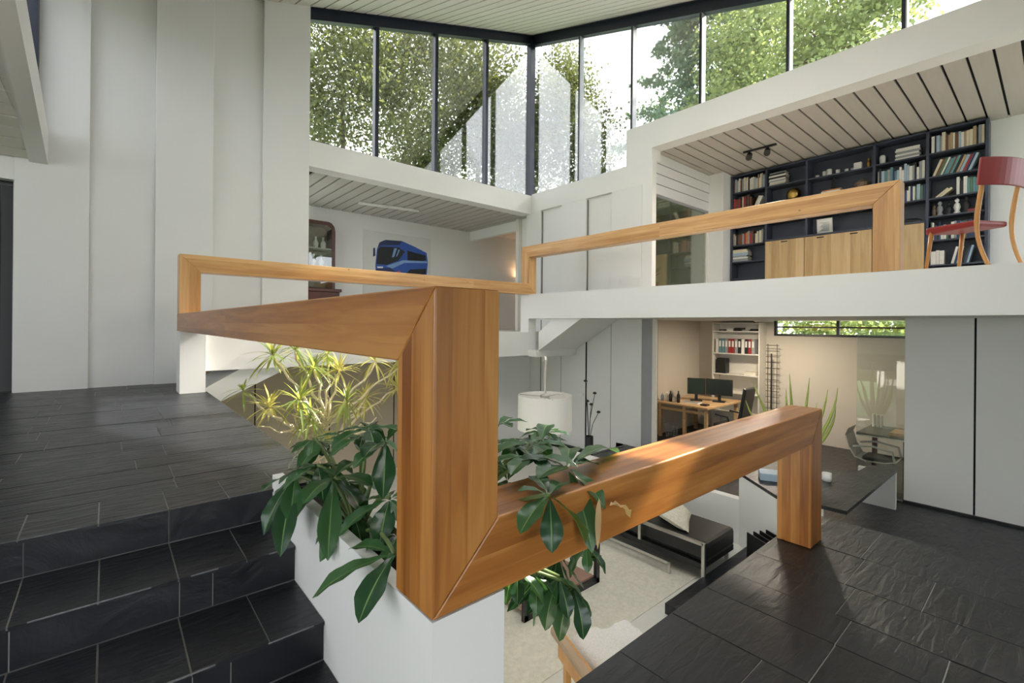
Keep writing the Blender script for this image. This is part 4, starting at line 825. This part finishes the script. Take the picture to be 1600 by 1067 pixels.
def money_tree(name,label,root,keys):
    p=thing(name,label,'plant',root)
    for k in keys:
        c0,ts=CL[k]; c0=Vector(c0); rt=Vector(root)
        mid=(rt+c0)/2+Vector((0,0,.12 if k!='C9' else .35))
        pts=[]
        for i in range(9):
            t_=i/8; pts.append(rt.lerp(mid,t_).lerp(mid.lerp(c0,t_),t_))
        B().tube(pts,[.008]*9,6).build('stem',STEMG,p,smooth=True)
        for n_,t in enumerate(ts):
            t=Vector(t); L=(t-c0).length; w=max(.045,min(.088,L*.43))
            m=LEAF if (n_+len(k))%3 else LEAFD
            if k in('C9',): m=LEAFD; w*=.95
            if k=='C7' and n_==2: m=LEAF
            b=B(); leafmesh(b,c0+(t-c0)*.06,t,w,.16 if k!='C9' else -.05,fold=.30,wavy=.035,n=12,rib=True); b.build('leaf',[m,LEAFR],p,smooth=True)
    return p
random.seed(31)
def radial(c,n,L,tilt):
    out=[]
    for k in range(n):
        a=k*2*math.pi/n+random.random()*.5; l=L*random.uniform(.75,1.1); out.append([c[0]+math.cos(a)*l*math.cos(tilt),c[1]+math.sin(a)*l*math.cos(tilt),c[2]+math.sin(tilt)*l*random.uniform(.6,1.3)])
    return (list(c),out)
for i,(c,n,L,t) in enumerate((((.80,2.05,.80),7,.20,-.5),((.72,2.30,.80),6,.18,-.6),((.84,1.70,.82),7,.20,-.4),((.83,2.45,.90),6,.17,-.2),((.90,2.1,.98),6,.18,-.35),((.80,1.55,.74),5,.16,-.5),((.76,1.85,.72),6,.2,-.7),((.86,1.95,1.05),6,.2,-.3),((.68,2.05,.90),6,.2,-.55))): CL['L%d'%i]=radial(c,n,L,t)
for i,(c,n,L,t) in enumerate((((1.02,1.45,1.0),7,.17,-.2),((1.35,1.45,1.0),7,.17,-.15),((1.62,1.62,.98),6,.15,-.2),((1.15,1.62,1.0),7,.18,-.1),((1.48,1.40,.42),6,.2,-1.0),((1.66,1.40,.50),5,.17,-1.05),((1.36,1.42,.46),5,.18,-1.05),((1.42,1.75,1.02),6,.15,.1),((1.22,1.3,1.0),6,.17,-.15),((1.55,1.38,.36),6,.2,-1.1),((1.28,1.44,.5),5,.2,-1.0))): CL['R%d'%i]=radial(c,n,L,t)
money_tree('money_tree','glossy money tree spilling over the planter beside the steps',(.80,1.9,.60),['C1','C2','C3','C4','C5','L0','L1','L2','L3','L4','L5','L6','L7','L8'])
p=money_tree('money_tree','money tree draping its leaves over and under the lower timber beam',(.86,1.5,.60),['C6','C7','C8','C9','C10','R0','R1','R2','R3','R4','R5','R6','R7','R8','R9','R10'])
b=B(); leafmesh(b,(1.36,1.04,.86),(1.47,1.03,.79),.05,.3,wavy=.15); b.build('withered_leaf',LEAFB,p,smooth=True)
b=B(); leafmesh(b,(1.30,1.04,.90),(1.27,1.02,.74),.02,.1); b.build('withered_leaf',LEAFB,p,smooth=True)
b=B(); leafmesh(b,(1.60,1.42,.32),(1.62,1.40,.24),.03,.2); b.build('withered_leaf',LEAFB,p,smooth=True)
# dracaena
dr=thing('dracaena','tall sunlit dracaena with bare pale branches growing from the living room','plant',(1.75,4.9,-1.22))
B().lathe((1.75,4.9,-1.22),[(.2,0),(.26,.45),(.23,.45),(.21,.4)],20).build('pot',DKGREY,dr); B().lathe((1.75,4.9,-.84),[(.22,0),(.2,.01)],16).build('soil',SOIL,dr)
ROS=[[1.22,5.0,1.16],[1.46,5.1,1.21],[1.82,5.2,1.14],[1.58,4.9,1.03],[1.39,4.7,.75],[1.18,4.9,.67],[.99,5.1,.82],[1.88,5.0,.98],[2.23,4.9,1.07],[2.61,5.1,.98],[1.84,4.7,.68],[2.21,5.1,.64],[1.7,4.8,.32],[2.65,5.2,.71],[1.52,4.8,.55]]
random.seed(21)
def wig(a,b,n=7,s=.035):
    a,b=Vector(a),Vector(b); return [a.lerp(b,i/n)+Vector((random.uniform(-s,s),random.uniform(-s,s),random.uniform(-s,s)))*(0 if i in(0,n) else 1) for i in range(n+1)]
hubs=[(1.42,4.9,.12),(1.58,4.85,.25),(1.78,4.9,.30),(1.50,4.95,.35),(1.70,4.85,.48)]
for h in hubs:
    B().tube(wig((1.75+random.uniform(-.05,.05),4.9,-.84),h,6,.03),[.024,.022,.02,.019,.018,.017,.016],7).build('branch',BARK,dr,smooth=True)
for i,rp in enumerate(ROS):
    rp=Vector(rp); h=min(hubs,key=lambda q:(Vector(q)-rp).length+(0 if q[2]<rp.z else 1))
    B().tube(wig(h,rp,7,.03),[.014]*4+[.012]*4,6).build('branch',BARK,dr,smooth=True)
    b=B(); n=34 if i not in (6,12) else 16; Ls=.30 if i not in(6,12) else .2
    for k in range(n):
        a=k*2.39996; el=math.radians(-50+130*random.random()); L=Ls*random.uniform(.75,1.1)
        d_=Vector((math.cos(a)*math.cos(el),math.sin(a)*math.cos(el),math.sin(el)))
        leafmesh(b,rp+Vector((0,0,.05*random.random())),rp+d_*L+Vector((0,0,-.05)),.022,.12,fold=.3,n=5)
    b.build('leaf_rosette',DRACY if i in(7,8,9,5,11,12,13) else DRAC,dr,smooth=True)['kind']='stuff'
# spare bare twigs
for k in range(34):
    h=Vector(random.choice(hubs)); e=h+Vector((random.uniform(-.45,.45),random.uniform(-.2,.2),random.uniform(-.1,.45))); B().tube(wig(h,e,6,.04),[.010,.009,.009,.008,.008,.007,.005],5).build('branch',BARK,dr,smooth=True)
# aloe on the slate seat
a_=thing('aloe_plant','yellow green aloe in a pot behind the end of the timber beam','plant',(6.25,2.05,-.313))
B().lathe((6.25,2.05,-.313),[(.11,0),(.14,.22),(.12,.22),(.11,.18)],18).build('pot',WH,a_); B().lathe((6.25,2.05,-.12),[(.115,0),(.1,.005)],14).build('soil',SOIL,a_)
for dx,dz,bend in ((-.52,.95,.04),(-.60,.72,-.06),(-.08,1.05,.02),(.16,1.0,.0),(.38,.86,.06),(.50,.88,.12),(.48,.66,.14),(-.30,.62,.0),(.25,.7,.05),(-.12,.88,-.03)):
    e=Vector((6.25,2.05,-.1))+R0*dx+Vector((0,0,dz)); s=Vector((6.25,2.05,-.12)); mid=(s+e)/2+R0*(bend+dx*.18)+Vector((0,0,-.05))
    pts=[s.lerp(mid,t/7).lerp(mid.lerp(e,t/7),t/7) for t in range(8)]
    B().tube(pts,[.026,.025,.023,.021,.018,.014,.009,.002],6).build('leaf',ALOE,a_,smooth=True)

# ================================================================== TREES OUTSIDE
def leaves(pts,size,flat=.5):
    n=len(pts); d1=rng.normal(size=(n,3)); d1/=np.linalg.norm(d1,axis=1)[:,None]; d2=rng.normal(size=(n,3)); d2-=d1*(d1*d2).sum(1)[:,None]; d2/=np.linalg.norm(d2,axis=1)[:,None]
    s=size*rng.uniform(.6,1.25,size=(n,1)); v=np.stack([pts-d1*s*.5,pts+d2*s*.32,pts+d1*s*.5,pts-d2*s*.32],1).reshape(-1,3); return v
def rawmesh(name,v,m,parent):
    n=len(v)//4; og=np.array(ORG[parent.name]); me=bpy.data.meshes.new(name); me.vertices.add(len(v)); me.vertices.foreach_set('co',(v-og).astype(np.float32).ravel())
    me.loops.add(len(v)); me.loops.foreach_set('vertex_index',np.arange(len(v),dtype=np.int32)); me.polygons.add(n); me.polygons.foreach_set('loop_start',np.arange(0,len(v),4,dtype=np.int32)); me.materials.append(m); me.update(calc_edges=True)
    o=bpy.data.objects.new(name,me); COL.objects.link(o); o.parent=parent; o['kind']='stuff'; return o
def tree(label,base,blobs,n,size,m,trunk_r=.18,cat='tree'):
    t=thing('tree',label,cat,base,group=None); base=Vector(base); top=Vector(blobs[0][0])
    B().tube([base,base.lerp(top,.5)+Vector((.2,.1,0)),top],[trunk_r,trunk_r*.7,trunk_r*.3],8).build('trunk',BARKD,t,smooth=True)
    vol=sum(r[0]*r[1]*r[2] for _,r in blobs); P=[]
    for c,r in blobs:
        k=int(n*r[0]*r[1]*r[2]/vol); nc=max(6,k//60)
        d=rng.normal(size=(nc,3)); d/=np.linalg.norm(d,axis=1)[:,None]; cc=np.array(c)+d*np.array(r)*rng.uniform(.25,1.0,size=(nc,1))
        P.append(np.repeat(cc,60,axis=0)+rng.normal(size=(nc*60,3))*np.array([.34,.34,.26]))
        for q in cc[::max(1,nc//10)]: B().tube(wig(top if (Vector(c)-top).length<.1 else c,q,5,.15),[.05,.04,.03,.025,.02,.012],5).build('branch',BARKD,t)
    rawmesh('foliage',leaves(np.concatenate(P),size),m,t); return t
def conifer(label,base,h,r,n,size,m,lean=0):
    t=thing('conifer',label,'tree',base); x,y,z=base
    B().tube([(x,y,z),(x+lean,y,z+h)],[.2,.02],8).build('trunk',BARKD,t); P=[]
    nb=110
    for k in range(nb):
        f=k/nb; zz=z+h*(.25+.75*f); rr=r*(1-f)**.8*rng.uniform(.6,1.1)+.15; a=k*2.4
        q=np.linspace(0,1,n//nb)[:,None]; e=np.array([math.cos(a)*rr,math.sin(a)*rr,-.12*rr+.5*rr*.3])
        pts=np.array([x+lean*f,y,zz])+q*e+rng.normal(size=(len(q),3))*np.array([.16,.16,.13])*(1.15-.5*q); pts[:,2]-=(q[:,0]**2)*.25*rr*.6; P.append(pts)
    rawmesh('foliage',leaves(np.concatenate(P),size),m,t)
tree('leafy olive green tree filling the left part of the clerestory',(6.0,16,-1.9),[((6.0,16,10),(3.2,2.0,4.2)),((3.6,16.5,8),(2.2,2,3.0)),((8.0,15.5,11.0),(2.4,2,3.6))],40000,.135,TREEA)
tree('leafy olive green tree behind the corner of the clerestory',(11.5,15.5,-1.9),[((11.3,15.5,10.5),(2.6,2,4.0)),((13.6,13.3,9.6),(1.5,1.3,3.8)),((12.6,14.6,8.4),(2.3,1.8,3.0)),((9.6,16.5,8),(2.0,2,2.6))],48000,.14,TREEA)
tree('thin leafed tree at the right of the glazed corner',(15,12.5,-1.9),[((15.2,12.9,8.6),(1.1,1.5,2.6)),((14.9,13.6,11.2),(.9,1.0,2.4))],9000,.14,TREEA,.12)
conifer('dark bluish fir seen through the third right pane',(19,10.6,-1.9),18.0,6.4,20000,.20,TREEB)
conifer('tall bluish fir touching the top of the fourth right pane',(21,9.6,-1.9),20.5,5.0,15000,.20,TREEB)
tree('pale green feathery tree beside the firs',(19,7.6,-1.9),[((19,7.6,12.5),(2.2,2.2,4.2)),((18.5,8.2,9.5),(2.,2.,3.0))],15000,.17,TREEC)
tree('bright yellow green tree in the right clerestory, upper crown added to block sun',(17.5,4.6,-1.9),[((17.5,4.9,10.3),(2.2,2.2,3.2)),((17.6,3.7,11.6),(2.0,1.6,1.8)),((18.6,5.2,16.9),(2.6,2.8,2.2))],24000,.17,TREEC)  # highest crown added out of view to keep sun off the left wall
tree('green shrubs seen through the office strip window',(15.5,3.6,-1.9),[((15.5,4.0,1.6),(1.6,2.4,1.2)),((16.5,2.0,1.9),(1.4,1.8,1.2))],6000,.16,TREEC,.1,'shrub')
bpy.context.view_layer.update()
